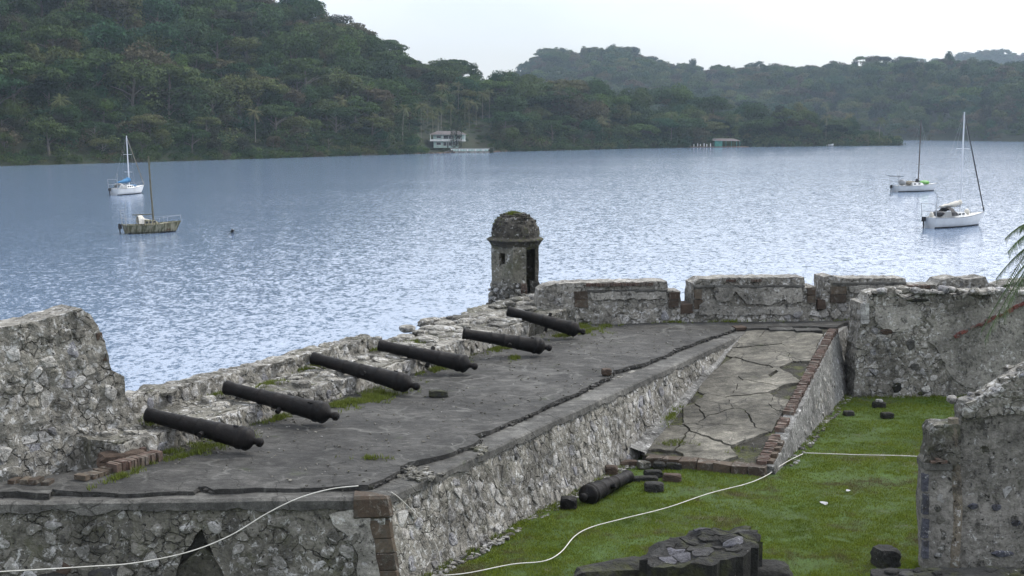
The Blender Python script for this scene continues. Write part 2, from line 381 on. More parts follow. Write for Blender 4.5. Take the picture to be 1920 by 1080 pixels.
def cells(poly, w, h, seed=0, jit=.42):
    rnd = random.Random(seed)
    x0 = min(p[0] for p in poly) - w; x1 = max(p[0] for p in poly) + w; y0 = min(p[1] for p in poly) - h; y1 = max(p[1] for p in poly) + h
    nx = int((x1 - x0) / w) + 1; ny = int((y1 - y0) / h) + 1; S = {}
    for j in range(ny):
        for i in range(nx):
            S[i, j] = Vector((x0 + (i + .5 * (j % 2) + rnd.uniform(-jit, jit)) * w, y0 + (j + rnd.uniform(-jit, jit)) * h))
    for (i, j), p in S.items():
        if not inside(p, poly): continue
        c = [p + Vector(q) for q in ((-w * 1.6, -h * 1.6), (w * 1.6, -h * 1.6), (w * 1.6, h * 1.6), (-w * 1.6, h * 1.6))]
        for a in range(-2, 3):
            for b in range(-2, 3):
                q = S.get((i + a, j + b))
                if q is None or (a == 0 and b == 0): continue
                n = q - p; c = clip(c, n, ((p + q) / 2).dot(n))
                if len(c) < 3: break
            if len(c) < 3: break
        if len(c) < 3: continue
        yield p, c
def rounded(c, k=.22):
    o = []
    for i in range(len(c)):
        a, b = c[i], c[(i + 1) % len(c)]
        if (b - a).length < 1e-3: continue
        o.append(a.lerp(b, k)); o.append(a.lerp(b, 1 - k))
    return o
def stone_mesh_parts(c, p, P, gap, e, rnd, depth=.05):
    sz = math.sqrt(abs(sum(c[i].x * c[(i + 1) % len(c)].y - c[(i + 1) % len(c)].x * c[i].y for i in range(len(c)))) / 2)
    if sz < gap * 2.2: return None
    ctr = sum(c, Vector((0, 0))) / len(c)
    f = max(.3, 1 - gap / sz * 1.4); r = [ctr + (q - ctr) * f * rnd.uniform(.9, 1.05) for q in rounded(c)]
    n = len(r); tilt = Vector((rnd.uniform(-.12, .12), rnd.uniform(-.12, .12)))
    vs = [P(q.x, q.y, -depth) for q in r] + [P(q.x, q.y, e * .45 + tilt.dot(q - ctr)) for q in r]
    r2 = [ctr + (q - ctr) * .78 for q in r]
    vs += [P(q.x, q.y, e + tilt.dot(q - ctr) + rnd.uniform(-.006, .006)) for q in r2] + [P(ctr.x, ctr.y, e + rnd.uniform(-.004, .012))]
    fs = []
    for k in range(2):
        for i in range(n):
            a, b = k * n + i, k * n + (i + 1) % n; fs.append((a, b, b + n, a + n))
    fs += [(2 * n + i, 2 * n + (i + 1) % n, 3 * n) for i in range(n)]
    return vs, fs, sz
def stones(parent, P, poly, w, h, mat, keep=.6, gap=.02, e=(.0, .03), seed=0, most=280, name='stone', holes=[], inset=True, key=None):
    rnd = random.Random(seed + 5); L_ = []
    for p, c in cells(poly, w, h, seed):
        if keep < 1:
            if rnd.random() > keep: continue
        if any(inside(p, hh) for hh in holes): continue
        if inset and not all(inside(q, poly) for q in c):
            ctr = sum(c, Vector((0, 0))) / len(c); c = [ctr + (q - ctr) * .6 for q in c]
            if not all(inside(q, poly) for q in c): continue
        if any(inside(q, hh) for hh in holes for q in c): continue
        r = stone_mesh_parts(c, p, P, gap * rnd.uniform(.6, 1.6), rnd.uniform(*e), rnd)
        if r: L_.append(r)
    cp = Vector((0, 0, CAMH))
    L_.sort(key=lambda r: -r[2] / (r[0][-1] - cp).length)
    rest = MB()
    for k, (vs, fs, sz) in enumerate(L_):
        if k < most:
            mb = MB(); mb.add(vs, fs); mb.build(name, mat, parent, org=Vector(vs[-1]))
        else: rest.add(vs, fs)
    if rest.v: tag(rest.build(name + '_rubble', mat, parent), kind='stuff')
    return len(L_)
def rock(name, loc, size, mat, label=None, cat=None, group=None, parent=None, seed=0, rz=0, box=.55, sub=2, rough=.12):
    bm = bmesh.new(); bmesh.ops.create_icosphere(bm, subdivisions=sub + 1, radius=1)
    off = Vector((seed * 3.7, seed * 1.3, 0)); cz, sz_ = math.cos(rz), math.sin(rz)
    for v in bm.verts:
        p = v.co.copy(); mxx = max(abs(p.x), abs(p.y), abs(p.z)); q = p.lerp(p / mxx, box)
        q *= 1 + rough * noise.fractal(p * 1.6 + off, 1, 2, 3) + rough * .4 * noise.noise(p * 5 + off)
        q = Vector((q.x * size[0] / 2, q.y * size[1] / 2, q.z * size[2] / 2)); v.co = Vector((q.x * cz - q.y * sz_, q.x * sz_ + q.y * cz, q.z))
    me = bpy.data.meshes.new('m'); bm.to_mesh(me); bm.free()
    loc = Vector(loc); o = link(name, me, mat, parent, loc + Vector((0, 0, size[2] * .45)))
    if label: tag(o, label, cat, group)
    return o
def blades(name, pts, h, w, mat, parent=None, lean=.5, per=1):
    """pts: Nx3 array of roots -> triangles"""
    pts = np.repeat(np.asarray(pts, float), per, axis=0); n = len(pts)
    if per > 1: pts[:, :2] += np.random.normal(0, .03, (n, 2))
    a = np.random.uniform(0, 2 * np.pi, n); hh = h * np.random.uniform(.5, 1.4, n); ww = w * np.random.uniform(.6, 1.4, n)
    la = np.random.uniform(0, 2 * np.pi, n); ll = lean * hh * np.random.uniform(0, 1, n)
    v = np.zeros((n, 3, 3)); v[:, 0] = pts; v[:, 1] = pts; v[:, 2] = pts
    v[:, 0, 0] -= np.cos(a) * ww / 2; v[:, 0, 1] -= np.sin(a) * ww / 2; v[:, 1, 0] += np.cos(a) * ww / 2; v[:, 1, 1] += np.sin(a) * ww / 2
    v[:, 2, 0] += np.cos(la) * ll; v[:, 2, 1] += np.sin(la) * ll; v[:, 2, 2] += hh
    me = bpy.data.meshes.new('m'); me.vertices.add(n * 3); me.vertices.foreach_set('co', v.ravel())
    me.loops.add(n * 3); me.loops.foreach_set('vertex_index', np.arange(n * 3, dtype=np.int32))
    me.polygons.add(n); me.polygons.foreach_set('loop_start', np.arange(0, n * 3, 3, dtype=np.int32))
    me.update(calc_edges=True); me.validate()
    return tag(link(name, me, mat, parent), kind='stuff')

M['cypress'] = leafm('cypress foliage', [(0, (.012, .02, .012)), (1, (.02, .03, .016))], 0)
M['mint'] = simple('faded mint paint', (.42, .54, .49), .8, .2, .8, 0)
M['whitepaint'] = simple('weathered white paint', (.66, .66, .64), .7, .2, .8, 0)
M['turq'] = simple('turquoise paint', (.06, .22, .18), .7, .3, .8, 0)
M['roofred'] = simple('rusty tin roof', (.055, .046, .045), .7, .4, .7, 0)
M['glass'] = simple('dark window glass', (.02, .025, .03), .15, .1, 1, 0, spec=.5)
M['boatwhite'] = simple('white gelcoat', (.5, .51, .51), .35, .12, 1.2, 0, spec=.5)
M['boatdeck'] = simple('boat deck', (.48, .48, .46), .6, .2, 3, 0)
M['boatgrey'] = simple('grey canvas', (.22, .23, .24), .7, .25, 3, 0)
M['boatblack'] = simple('black canvas', (.018, .018, .02), .7, .3, 3, 0)
M['sailcloth'] = simple('cream sailcloth', (.45, .43, .38), .85, .25, 4, .5, .05)
M['khaki'] = simple('khaki canvas', (.17, .15, .11), .85, .3, 4, .4, .05)
M['bluecover'] = simple('blue canvas cover', (.03, .12, .24), .8, .25, 3, .4, .05)
M['limegreen'] = simple('lime green rubber', (.08, .24, .04), .6, .15, 3, 0)
M['alu'] = simple('pale aluminium', (.50, .52, .55), .45, .1, 1, 0, spec=.5)
M['bronze'] = simple('dark mast', (.07, .06, .055), .6, .2, 1, 0)
M['wire'] = simple('steel wire', (.25, .26, .27), .5, .1, 1, 0)
M['mouldmast'] = simple('mouldy mast', (.09, .085, .06), .8, .3, 2, 0)
m = NM('mould streaked hull'); v = m.map((4, 4, .5)); c = m.mix(m.ramp(m.noise(1.0, 7, .7, v), [(.42, 0.), (.56, 1.)]), (.20, .19, .135), (.06, .06, .03))
c = m.mix(m.ramp(m.noise(1.3, 5, .7), [(.55, 0.), (.68, .8)]), c, (.08, .045, .025)); M['mouldhull'] = m.done(c, .8)
M['turret'] = stone_like('turret plaster', [(0, (.145, .138, .112)), (1, (.19, .182, .15))], .5, .4, .05)
M['plaster2'] = stone_like('grey lime plaster', [(0, (.15, .15, .143)), (1, (.19, .187, .178))], .25, .1, .15)
M['whitestone'] = stone_like('whitewashed stone', [(0, (.28, .28, .27)), (1, (.36, .36, .35))], .3, .05, .3)
M['bluestone'] = stone_like('blue grey ashlar', [(0, (.055, .058, .075)), (1, (.085, .088, .11))], .3, .1, 0)
M['rollplaster'] = stone_like('tan plaster roll', [(0, (.13, .11, .085)), (1, (.16, .14, .11))], .35, .1, .1)
M['blacktile'] = stone_like('slate paver', [(0, (.015, .015, .014)), (.7, (.028, .028, .026)), (.85, (.07, .07, .08)), (1, (.11, .11, .125))], .5, .6, -.5)
M['redtile'] = brickm('red roof tile', [(0, (.09, .026, .022)), (1, (.13, .045, .035))])
m = NM('puddle water'); m.b.inputs['Base Color'].default_value = (.05, .05, .045, 1); m.b.inputs['Roughness'].default_value = .05; m.b.inputs['Specular IOR Level'].default_value = .8; M['puddle'] = m.m
M['nearpalm'] = leafm('near palm leaves', [(0, (.045, .07, .03)), (1, (.07, .10, .045))], .2, (.6, 1.6))
M['mossdark'] = stone_like('dark mossy masonry', [(0, (.045, .044, .035)), (1, (.075, .072, .058))], .6, .8, -.1)
# ------------------------------------------------------------------ water, hills
def gridmesh(name, P, nu, nv, mat, kind='structure', smooth=True):
    vs = [P(i / nu, j / nv) for j in range(nv + 1) for i in range(nu + 1)]
    fs = [(j * (nu + 1) + i, j * (nu + 1) + i + 1, (j + 1) * (nu + 1) + i + 1, (j + 1) * (nu + 1) + i) for j in range(nv) for i in range(nu)]
    return tag(link(name, mesh(vs, fs, smooth), mat), kind=kind)
gridmesh("sea", lambda a, b: (-2600 + 5200 * a, -80 + 2700 * b, 0), 8, 8, M['water'])
def lerp1(x, T):
    if x <= T[0][0]: return T[0][1]
    for (a, b), (c, d) in zip(T, T[1:]):
        if x <= c: return b + (d - b) * (x - a) / (c - a)
    return T[-1][1]
H1_SHORE = [(-700, 345), (-200, 320), (0, 311), (300, 303), (500, 297), (760, 289), (960, 284), (1250, 277), (1500, 274.5), (1690, 272.5)]
H1_TOP = [(-700, -330), (0, -110), (300, -45), (400, -8), (470, -4), (530, 8), (600, 36), (700, 92), (800, 108), (890, 136), (960, 156), (1050, 160), (1150, 180), (1200, 196), (1260, 180), (1330, 196), (1400, 206), (1500, 204), (1560, 218), (1640, 240), (1692, 270)]
H1_W = [(-700, 300), (400, 260), (700, 200), (900, 140), (1200, 90), (1500, 45), (1640, 22), (1692, 4)]
H1_TREE = [(0, 15.5), (900, 15), (1200, 15), (1500, 14), (1640, 9), (1692, 3)]
def hill_fn(SH, TOP, WD, TR, amp, x0, x1, back=.35):
    def f(px, g):
        s0 = at(px, lerp1(px, SH), 0); D = s0.y; w = lerp1(px, WD); X = s0.x / D
        zr = max(.6, CAMH + (235 - lerp1(px, TOP)) / FPX * (D + w) * 1.008 - lerp1(px, TR))
        y = D + g * w; z = zr * (math.sin(min(g, 1) * math.pi / 2) ** .95 if g <= 1 else 1 - (1 - back) * ((g - 1) / 1.2))
        q = Vector((X * y, y, 0)); z += amp * noise.fractal(q / 60, 1, 2, 4) * min(1, g * 3) * min(1, zr / 14)
        if amp == 5 and 790 < px < 935 and 0 < g: z = min(z, 1.0 + max(0, g - .09) * 60)
        if g <= 0: z = -1.2 + g
        return Vector((X * y, y, z))
    def P(a, b):
        px = x0 + (x1 - x0) * a; g = -.02 + b * 2.2; return f(px, g)
    return f, P
f1, P1 = hill_fn(H1_SHORE, H1_TOP, H1_W, H1_TREE, 5, -700, 1692)
gridmesh('hill', P1, 180, 40, M['hill'])
H2_SHORE = [(700, 258), (1650, 262), (1920, 265.5), (2600, 272)]
H2_TOP = [(700, 200), (860, 172), (955, 152), (985, 128), (1020, 108), (1060, 104), (1170, 97), (1215, 107), (1262, 128), (1330, 142), (1400, 131), (1500, 130), (1580, 124), (1640, 118), (1720, 119), (1800, 122), (1920, 120), (2600, 90)]
H2_W = [(700, 520), (1250, 520), (1500, 400), (1920, 330), (2600, 300)]
f2, P2 = hill_fn(H2_SHORE, H2_TOP, H2_W, [(0, 18)], 12, 700, 2600)
gridmesh('far_hill', P2, 150, 36, M['hill'])
H3_SHORE = [(1200, 247), (2600, 247)]
H3_TOP = [(1200, 160), (1700, 128), (1790, 112), (1860, 106), (1960, 112), (2200, 90), (2600, 110)]
f3, P3 = hill_fn(H3_SHORE, H3_TOP, [(0, 350)], [(0, 17)], 10, 1200, 2600)
gridmesh('distant_hill', P3, 60, 16, M['hill'])

# ------------------------------------------------------------------ tree kinds
def crown_mesh(seed, kind, nleaf=1500, leaf=.62):
    rnd = random.Random(seed); lobes = []
    if kind == 'dome':
        for i in range(16):
            a = rnd.uniform(0, 6.28); r = 3.4 * math.sqrt(rnd.random()); z = 7.2 + 3.0 * math.sqrt(max(0, 1 - (r / 4.6) ** 2)) * rnd.uniform(.3, 1) - r * .25
            lobes.append((Vector((r * math.cos(a), r * math.sin(a), z)), Vector((1, 1, .75)) * rnd.uniform(1.2, 2.1)))
        for i in range(7):
            a = rnd.uniform(0, 6.28); lobes.append((Vector((3 * math.cos(a), 3 * math.sin(a), rnd.uniform(2.5, 5.5))), Vector((1.5, 1.5, 1.3)) * rnd.uniform(.8, 1.2)))
    elif kind == 'flat':
        for i in range(20):
            a = rnd.uniform(0, 6.28); r = 5.6 * math.sqrt(rnd.random()); z = 9.6 - (r / 5.6) ** 2 * 2.2 + rnd.uniform(-.6, .5)
            lobes.append((Vector((r * math.cos(a), r * math.sin(a), z)), Vector((1.7, 1.7, .6)) * rnd.uniform(.7, 1.15)))
    elif kind == 'tall':
        for i in range(20):
            z = rnd.uniform(2.5, 11.5); w = 2.6 * math.sin(min(1, (13 - z) / 9) * 1.57); a = rnd.uniform(0, 6.28); r = w * rnd.uniform(.3, 1)
            lobes.append((Vector((r * math.cos(a), r * math.sin(a), z)), Vector((1, 1, .9)) * rnd.uniform(.9, 1.6)))
    elif kind == 'bush':
        for i in range(16):
            a = rnd.uniform(0, 6.28); r = 4 * math.sqrt(rnd.random()); z = rnd.uniform(.3, 3.4) * (1 - r / 8)
            lobes.append((Vector((r * math.cos(a), r * math.sin(a), z)), Vector((1.2, 1.2, 1)) * rnd.uniform(.8, 1.4)))
    tot = sum(l[1].x * l[1].y for l in lobes); vs = []; fs = []
    for c, s_ in lobes:
        k = int(nleaf * s_.x * s_.y / tot)
        for i in range(k):
            d = Vector((rnd.gauss(0, 1), rnd.gauss(0, 1), rnd.gauss(.25, 1))).normalized()
            p = c + Vector((d.x * s_.x, d.y * s_.y, d.z * s_.z)) * rnd.choice((rnd.uniform(.9, 1.1), rnd.uniform(.75, 1.25)))
            nn = (d + Vector((rnd.gauss(0, .5), rnd.gauss(0, .5), rnd.gauss(.3, .5)))).normalized()
            u = nn.orthogonal().normalized(); w = nn.cross(u); an = rnd.uniform(0, 6.28); u, w = u * math.cos(an) + w * math.sin(an), w * math.cos(an) - u * math.sin(an)
            l = leaf * rnd.uniform(.35, 1.1); b = len(vs)
            vs += [p - u * l * .6, p - w * l * .4 + nn * .06, p + u * l * .6, p + w * l * .4 + nn * .06]; fs.append((b, b + 1, b + 2, b + 3))
    return mesh(vs, fs)
def trunk_mesh(seed, kind):
    rnd = random.Random(seed); mb = MB(); h = {'dome': 7.5, 'flat': 9, 'tall': 9, 'bush': 1.5}[kind]
    mb.tube([(0, 0, -1.5), (rnd.uniform(-.3, .3), 0, h * .5), (rnd.uniform(-.4, .4), .2, h)], [.34, .25, .12], 6)
    for i in range(5):
        a = rnd.uniform(0, 6.28); z = h * rnd.uniform(.4, .8); r = rnd.uniform(2, 3.5) if kind != 'tall' else 1.3
        mb.tube([(0, 0, z), (r * .5 * math.cos(a), r * .5 * math.sin(a), z + 1), (r * math.cos(a), r * math.sin(a), z + 1.6)], [.14, .1, .05], 4)
    return mesh(mb.v, mb.f)
def palm_meshes(seed, hgt=9., nfr=20, fl=3.7, seg=9, dense=1):
    rnd = random.Random(seed); t = MB(); lean = rnd.uniform(-.8, .8), rnd.uniform(-.5, .5)
    top = Vector((lean[0], lean[1], hgt)); t.tube([(0, 0, -1), (lean[0] * .2, lean[1] * .2, hgt * .35), (lean[0] * .55, lean[1] * .55, hgt * .7), top], [.15, .11, .09, .08], 5)
    c = MB()
    for i in range(nfr):
        a = i * 2.4 + rnd.uniform(-.3, .3); el = rnd.uniform(-.5, 1.2); dz = math.sin(el); dr = math.cos(el); L_ = fl * rnd.uniform(.8, 1.1)
        def q(t_): return top + Vector((math.cos(a) * dr * L_ * t_, math.sin(a) * dr * L_ * t_, dz * L_ * t_ - 1.5 * t_ * t_ * L_ * .38 * (1.1 - .4 * dz)))
        side = Vector((-math.sin(a), math.cos(a), 0)); n = seg * dense
        for k in range(n):
            t0, t1 = k / n, (k + .8 / 1) / n; p0, p1 = q(t0), q(t1); w = .62 * (fl / 3.2) * math.sin(min(1, .12 + t0) * 2.9) + .05
            for s_ in (-1, 1):
                e = p0 + (p1 - p0) * .5 + side * s_ * w + Vector((0, 0, -w * rnd.uniform(.35, .8))) + (p1 - p0).normalized() * w * .5
                b = len(c.v); c.v += [p0, p1, e]; c.f.append((b, b + 1, b + 2) if s_ > 0 else (b + 1, b, b + 2))
    return mesh(t.v, t.f), mesh(c.v, c.f)
KINDS = ['dome', 'dome', 'dome', 'flat', 'flat', 'tall', 'dome', 'flat']
CR = [crown_mesh(11 + i, k, 3400, .52) for i, k in enumerate(KINDS)] ; TK = [trunk_mesh(40 + i, k) for i, k in enumerate(KINDS)]
for x in CR: x.materials.append(M['leaf'])
for x in TK: x.materials.append(M['bark'])
BU = [crown_mesh(31 + i, 'bush', 800, .55) for i in range(2)]
for x in BU: x.materials.append(M['leaf'])
PT, PC = zip(*[palm_meshes(60 + i, 8.5 + i * 1.2) for i in range(4)])
for x in PT: x.materials.append(M['palmbark'])
for x in PC: x.materials.append(M['palmleaf'])
KW = {0: 'round crowned', 1: 'round crowned', 2: 'round crowned', 3: 'flat topped', 4: 'flat topped', 5: 'tall narrow', 6: 'round crowned', 7: 'flat topped'}
def tree(p, k, s, rz, label, group):
    r = empty('jungle_tree', p, label, 'tree', group); r.scale = (s, s, s * random.uniform(.9, 1.1)); r.rotation_euler = (0, 0, rz)
    for nm, me in (('trunk', TK[k]), ('crown', CR[k])):
        o = bpy.data.objects.new(nm, me); COL.objects.link(o); o.parent = r
def palm(p, k, s, label, group):
    r = empty('palm_tree', p, label, 'palm tree', group); r.scale = (s, s, s); r.rotation_euler = (0, 0, random.uniform(0, 6.28))
    for nm, me in (('trunk', PT[k]), ('crown', PC[k])):
        o = bpy.data.objects.new(nm, me); COL.objects.link(o); o.parent = r
def px_of(X, Y, Z):
    z = Z - CAMH; dep = Y * _c - z * _s; return 960 + FPX * X / dep, 540 - FPX * (Y * _s + z * _c) / dep
# places for the trees: stratified over hill 1
rnd = random.Random(5); spots = []
def clearing(px, g): return 772 < px < 935 and g < .42 + .1 * math.sin(px * .05)
px = -640.
while px < 1690:
    D = at(px, lerp1(px, H1_SHORE), 0).y; w = lerp1(px, H1_W); step = 8. / D * FPX
    n = max(1, int(w * 1.25 / 8.4))
    for j in range(n):
        g = (j + rnd.uniform(.1, .9)) / n * 1.25; p = f1(px + rnd.uniform(-.5, .5) * step, max(.012, g))
        ok = not clearing(px, g)
        if ok: spots.append((p, g, px))
    px += step
vis = [q for q in spots if -30 < q[2] < 1720 and q[1] < 1.08]
vis.sort(key=lambda q: q[0].length + (0 if q[1] < .12 else 45))
near = set(id(q) for q in vis[:235]); rest = []
sky_t = sorted((q for q in vis if .93 < q[1] < 1.05 and id(q) not in near), key=lambda q: q[2]); 
for q in sky_t[::max(1, len(sky_t) // 45)]: near.add(id(q))
def ts(px): return (lerp1(px, H1_TREE) / 11.2)
for q in spots:
    p, g, px = q; k = rnd.choice((0, 1, 2, 3, 4, 5, 6, 7)); s = ts(px) * rnd.choice((.6, .75, .9, 1, 1.2, 1.45)) * (.8 if g < .1 else 1) * (rnd.choice((.6, .75, .9)) if g > .88 else 1)
    if g < .05: s *= .8
    p = p - Vector((0, 0, 1.8 * s if g < .25 else .6))
    if id(q) in near:
        rk = KW[k]
        if g > .9: lab, gr = f'{rk} jungle tree on the skyline ridge of the left hill', f'{rk} trees along the ridge of the left hill'
        elif px > 1100: lab, gr = f'{rk} tree in the dark wood along the low wooded point', f'{rk} trees on the low wooded point'
        elif g < .14: lab, gr = f'{rk} tree overhanging the water at the foot of the forested hill', f'{rk} trees along the hill shore'
        else: lab, gr = f'{rk} jungle tree on the slope of the forested hill', f'{rk} trees on the forested slope'
        tree(p, k, s, rnd.uniform(0, 6.28), lab, gr)
    else: rest.append((p, k, s))
bush = []
px = -300.
while px < 1688:
    D = at(px, lerp1(px, H1_SHORE), 0).y; step = 3.2 / D * FPX
    for g in (.001, .008, .02, .05):
        if 796 < px < 928 and g < .11: continue
        if 772 < px < 935 and rnd.random() < .5: continue
        if 1288 < px < 1392 and g < .05: continue
        bush.append((f1(px + rnd.uniform(-2, 2), g) * 1.0 + Vector((0, 0, -.4)), rnd.choice((0, 1)), rnd.uniform(.4, .95)))
    px += step
for _ in range(260):
    px = rnd.uniform(770, 940); g = rnd.uniform(.12, .5); bush.append((f1(px, g) + Vector((0, 0, -.3)), rnd.choice((0, 1)), rnd.uniform(.15, .4)))
for _ in range(2600):
    px = rnd.uniform(-300, 1670); g = rnd.uniform(.03, 1.0)
    if clearing(px, g) or (790 < px < 935 and g < .12): continue
    bush.append((f1(px, g) + Vector((0, 0, -.5)), rnd.choice((0, 1)), rnd.uniform(.8, 1.5)))
far = []
for f, x0, x1, W_, sh, dens in ((f2, 720, 2150, H2_W, H2_SHORE, 10.), (f3, 1500, 2150, [(0, 350)], H3_SHORE, 13.)):
    px = x0
    while px < x1:
        D = at(px, lerp1(px, sh), 0).y + 200; w = lerp1(px, W_); step = dens / D * FPX; n = int(w * 1.15 / dens)
        for j in range(n):
            g = (j + rnd.uniform(0, 1)) / n * 1.15; p = f(px + rnd.uniform(-.5, .5) * step, max(g, .004))
            far.append((p - Vector((0, 0, 2 if g < .2 else .8)), rnd.randrange(8), rnd.choice((.7, .9, 1.1, 1.35, 1.6)) * (.75 if g < .05 else 1) * dens / 9.))
        px += step
def scatter(name, L_, meshes, label=None):
    """one mass of trees: geometry nodes place joined tree kinds on a cloud of points"""
    cl_ = bpy.data.collections.new(name + '_kinds')
    for i, me in enumerate(meshes):
        o = bpy.data.objects.new('%s_kind_%02d' % (name, i), me); cl_.objects.link(o)
    me = bpy.data.meshes.new('m'); n = len(L_); me.vertices.add(n)
    me.vertices.foreach_set('co', np.array([tuple(q[0]) for q in L_], np.float32).ravel())
    for an, ty, va in (('kind', 'INT', [q[1] for q in L_]), ('size', 'FLOAT', [q[2] for q in L_]), ('turn', 'FLOAT', list(np.random.uniform(0, 6.28, n)))):
        a = me.attributes.new(an, ty, 'POINT'); a.data.foreach_set('value', va)
    o = link(name, me); tag(o, kind='stuff')
    g = bpy.data.node_groups.new(name, 'GeometryNodeTree')
    g.interface.new_socket('Geometry', in_out='INPUT', socket_type='NodeSocketGeometry'); g.interface.new_socket('Geometry', in_out='OUTPUT', socket_type='NodeSocketGeometry')
    N = g.nodes.new; i_ = N('NodeGroupInput'); o_ = N('NodeGroupOutput'); ip = N('GeometryNodeInstanceOnPoints'); ci = N('GeometryNodeCollectionInfo')
    ci.inputs[0].default_value = cl_; ci.inputs[1].default_value = True; ci.inputs[2].default_value = True
    ip.inputs['Pick Instance'].default_value = True
    def attr(nm, ty):
        a = N('GeometryNodeInputNamedAttribute'); a.data_type = ty; a.inputs[0].default_value = nm; return a.outputs[0]
    cx = N('ShaderNodeCombineXYZ'); l = g.links.new
    l(i_.outputs[0], ip.inputs['Points']); l(ci.outputs[0], ip.inputs['Instance']); l(attr('kind', 'INT'), ip.inputs['Instance Index']); l(attr('size', 'FLOAT'), ip.inputs['Scale'])
    l(attr('turn', 'FLOAT'), cx.inputs[2]); l(cx.outputs[0], ip.inputs['Rotation']); l(ip.outputs[0], o_.inputs[0])
    md = o.modifiers.new('scatter', 'NODES'); md.node_group = g
    return o
scatter('forest', rest, CR); scatter('shrubbery', bush, BU)
CF = [crown_mesh(81 + i, k, 1100, .85) for i, k in enumerate(KINDS)]
for x in CF: x.materials.append(M['leaf'])
scatter('far_forest', far, CF)
# palms
pr = random.Random(3)
for px, py_base in ((812, 262), (822, 250), (828, 240), (846, 236), (880, 240), (893, 232), (905, 228), (918, 222), (872, 228), (936, 226), (790, 262), (802, 235), (958, 222), (975, 215), (1000, 214), (860, 214), (885, 205), (925, 205), (830, 210), (945, 204), (1020, 208)):
    # find the slope point seen at this pixel
    best = min((abs(px_of(*f1(px, g / 60.))[1] - py_base), g) for g in range(1, 60))[1] / 60.
    palm(f1(px, best), pr.randrange(4), pr.uniform(.85, 1.15), 'thin coconut palm on the grassy slope above the pale green house', 'coconut palms above the green house')
for px, g in ((1258, .04), (1381, .3), (1548, .15), (1590, .5), (1647, .1), (1120, .15), (1130, .05), (1180, .5), (1060, .5), (1095, .6), (1215, .75), (1410, .6), (1320, .2)):
    palm(f1(px, g), pr.randrange(4), pr.uniform(.95, 1.3), 'coconut palm rising out of the wood on the low point', 'coconut palms on the low point')
for px, g in ((120, .05), (480, .04), (560, .3), (690, .3), (730, .12), (745, .3), (755, .06), (705, .05), (270, .25), (640, .1)):
    palm(f1(px, g) + Vector((0, 0, 2)), pr.randrange(4), pr.uniform(.9, 1.2), 'feathery palm among the jungle trees of the left hill', 'palms among the jungle trees')
# the two dark cypresses
for i, (px, lab) in enumerate(((851.5, 'shorter of the two dark column cypresses before the green house'), (861.5, 'taller of the two dark column cypresses before the green house'))):
    b = at(px, 272, 2.2); b = Vector((b.x, 501, 1.6)); b.x = (px - 960) / FPX * 501; t = empty('cypress_tree', b, lab, 'cypress tree')
    h = 10 + i * 1.6; rr = random.Random(i); vs = []; fs = []
    for k in range(900):
        z = rr.uniform(.5, h); w = 1.05 * math.sin(min(1., (h - z) / h * 2.5 + .12) * 1.57) * (.55 + .45 * min(1, z / 1.5)); a = rr.uniform(0, 6.28); q = Vector((math.cos(a) * w, math.sin(a) * w, z)); n_ = len(vs)
        s_ = rr.uniform(.15, .4); vs += [q, q + Vector((rr.uniform(-s_, s_), rr.uniform(-s_, s_), s_)), q + Vector((rr.uniform(-s_, s_), rr.uniform(-s_, s_), -s_ * .5))]; fs.append((n_, n_ + 1, n_ + 2))
    link('crown', mesh([v + b - b for v in vs], fs), M['cypress'], t, b)
    mb = MB(); mb.tube([b + Vector((0, 0, -1)), b + Vector((0, 0, h * .8))], [.2, .06], 6); mb.build('trunk', M['bark'], t)
# strip of shore rock
sh = MB()
for px in range(-300, 1690, 3):
    p = f1(px, .004); rr = pr.uniform(.25, .7); sh.box((p.x, p.y - .6, pr.uniform(-.1, .15)), (rr * 2.4, rr * 2, rr * 1.3), pr.uniform(0, 3), rr * .2)
tag(sh.build('shore_rocks', M['shore']), kind='stuff')

# ------------------------------------------------------------------ house, sea wall, shack, dinghy
def hp(px, D): return (px - 960) / FPX * D
Dh = 505.; ground = 1.9
hx0, hx1 = hp(809, Dh), hp(866, Dh)
hs = empty('house', (hp(838, Dh), Dh, ground), 'pale green two storey house with white balcony on the far shore', 'house')
def bx(parent, name, x0, x1, y0, y1, z0, z1, mat, jit=0):
    mb = MB(); mb.box(((x0 + x1) / 2, (y0 + y1) / 2, (z0 + z1) / 2), (x1 - x0, y1 - y0, z1 - z0), 0, jit); return mb.build(name, mat, parent)
g0 = ground
bx(hs, 'wall', hx0 + 1., hx1 - 1.6, Dh, Dh + 8, g0 - 2, g0 + 2.5, M['mint'])
bx(hs, 'upper_wall', hx0 + .9, hx1 + 1.2, Dh + .1, Dh + 8.1, g0 + 2.62, g0 + 5.1, M['mint'])
bx(hs, 'balcony_floor', hx0 - .3, hx1 + 1.4, Dh - 1.3, Dh + 8.2, g0 + 2.5, g0 + 2.62, M['whitepaint'])
rl = bx(hs, 'balcony_rail', hx0 - .3, hx1 + 1.4, Dh - 1.34, Dh - 1.26, g0 + 2.62, g0 + 3.25, M['whitepaint'])
for x in (hx0 - .2, hx0 + 4.4, hx0 + 8., hx1 + 1.2): bx(hs, 'post', x, x + .22, Dh - 1.25, Dh - 1.05, g0 + 2.62, g0 + 5.1, M['whitepaint'])
mb = MB(); a0, a1 = hx0 - .8, hx1 + 1.9
mb.add([(a0, Dh - 1.7, g0 + 5.1), (a1, Dh - 1.7, g0 + 5.1), (a1, Dh + 8.6, g0 + 5.1), (a0, Dh + 8.6, g0 + 5.1), (a0 + 3, Dh + 3.5, g0 + 6.5), (a1 - 3, Dh + 3.5, g0 + 6.5)],
       [(0, 1, 5, 4), (1, 2, 5), (2, 3, 4, 5), (3, 0, 4), (3, 2, 1, 0)])
mb.build('roof', M['roofred'], hs)
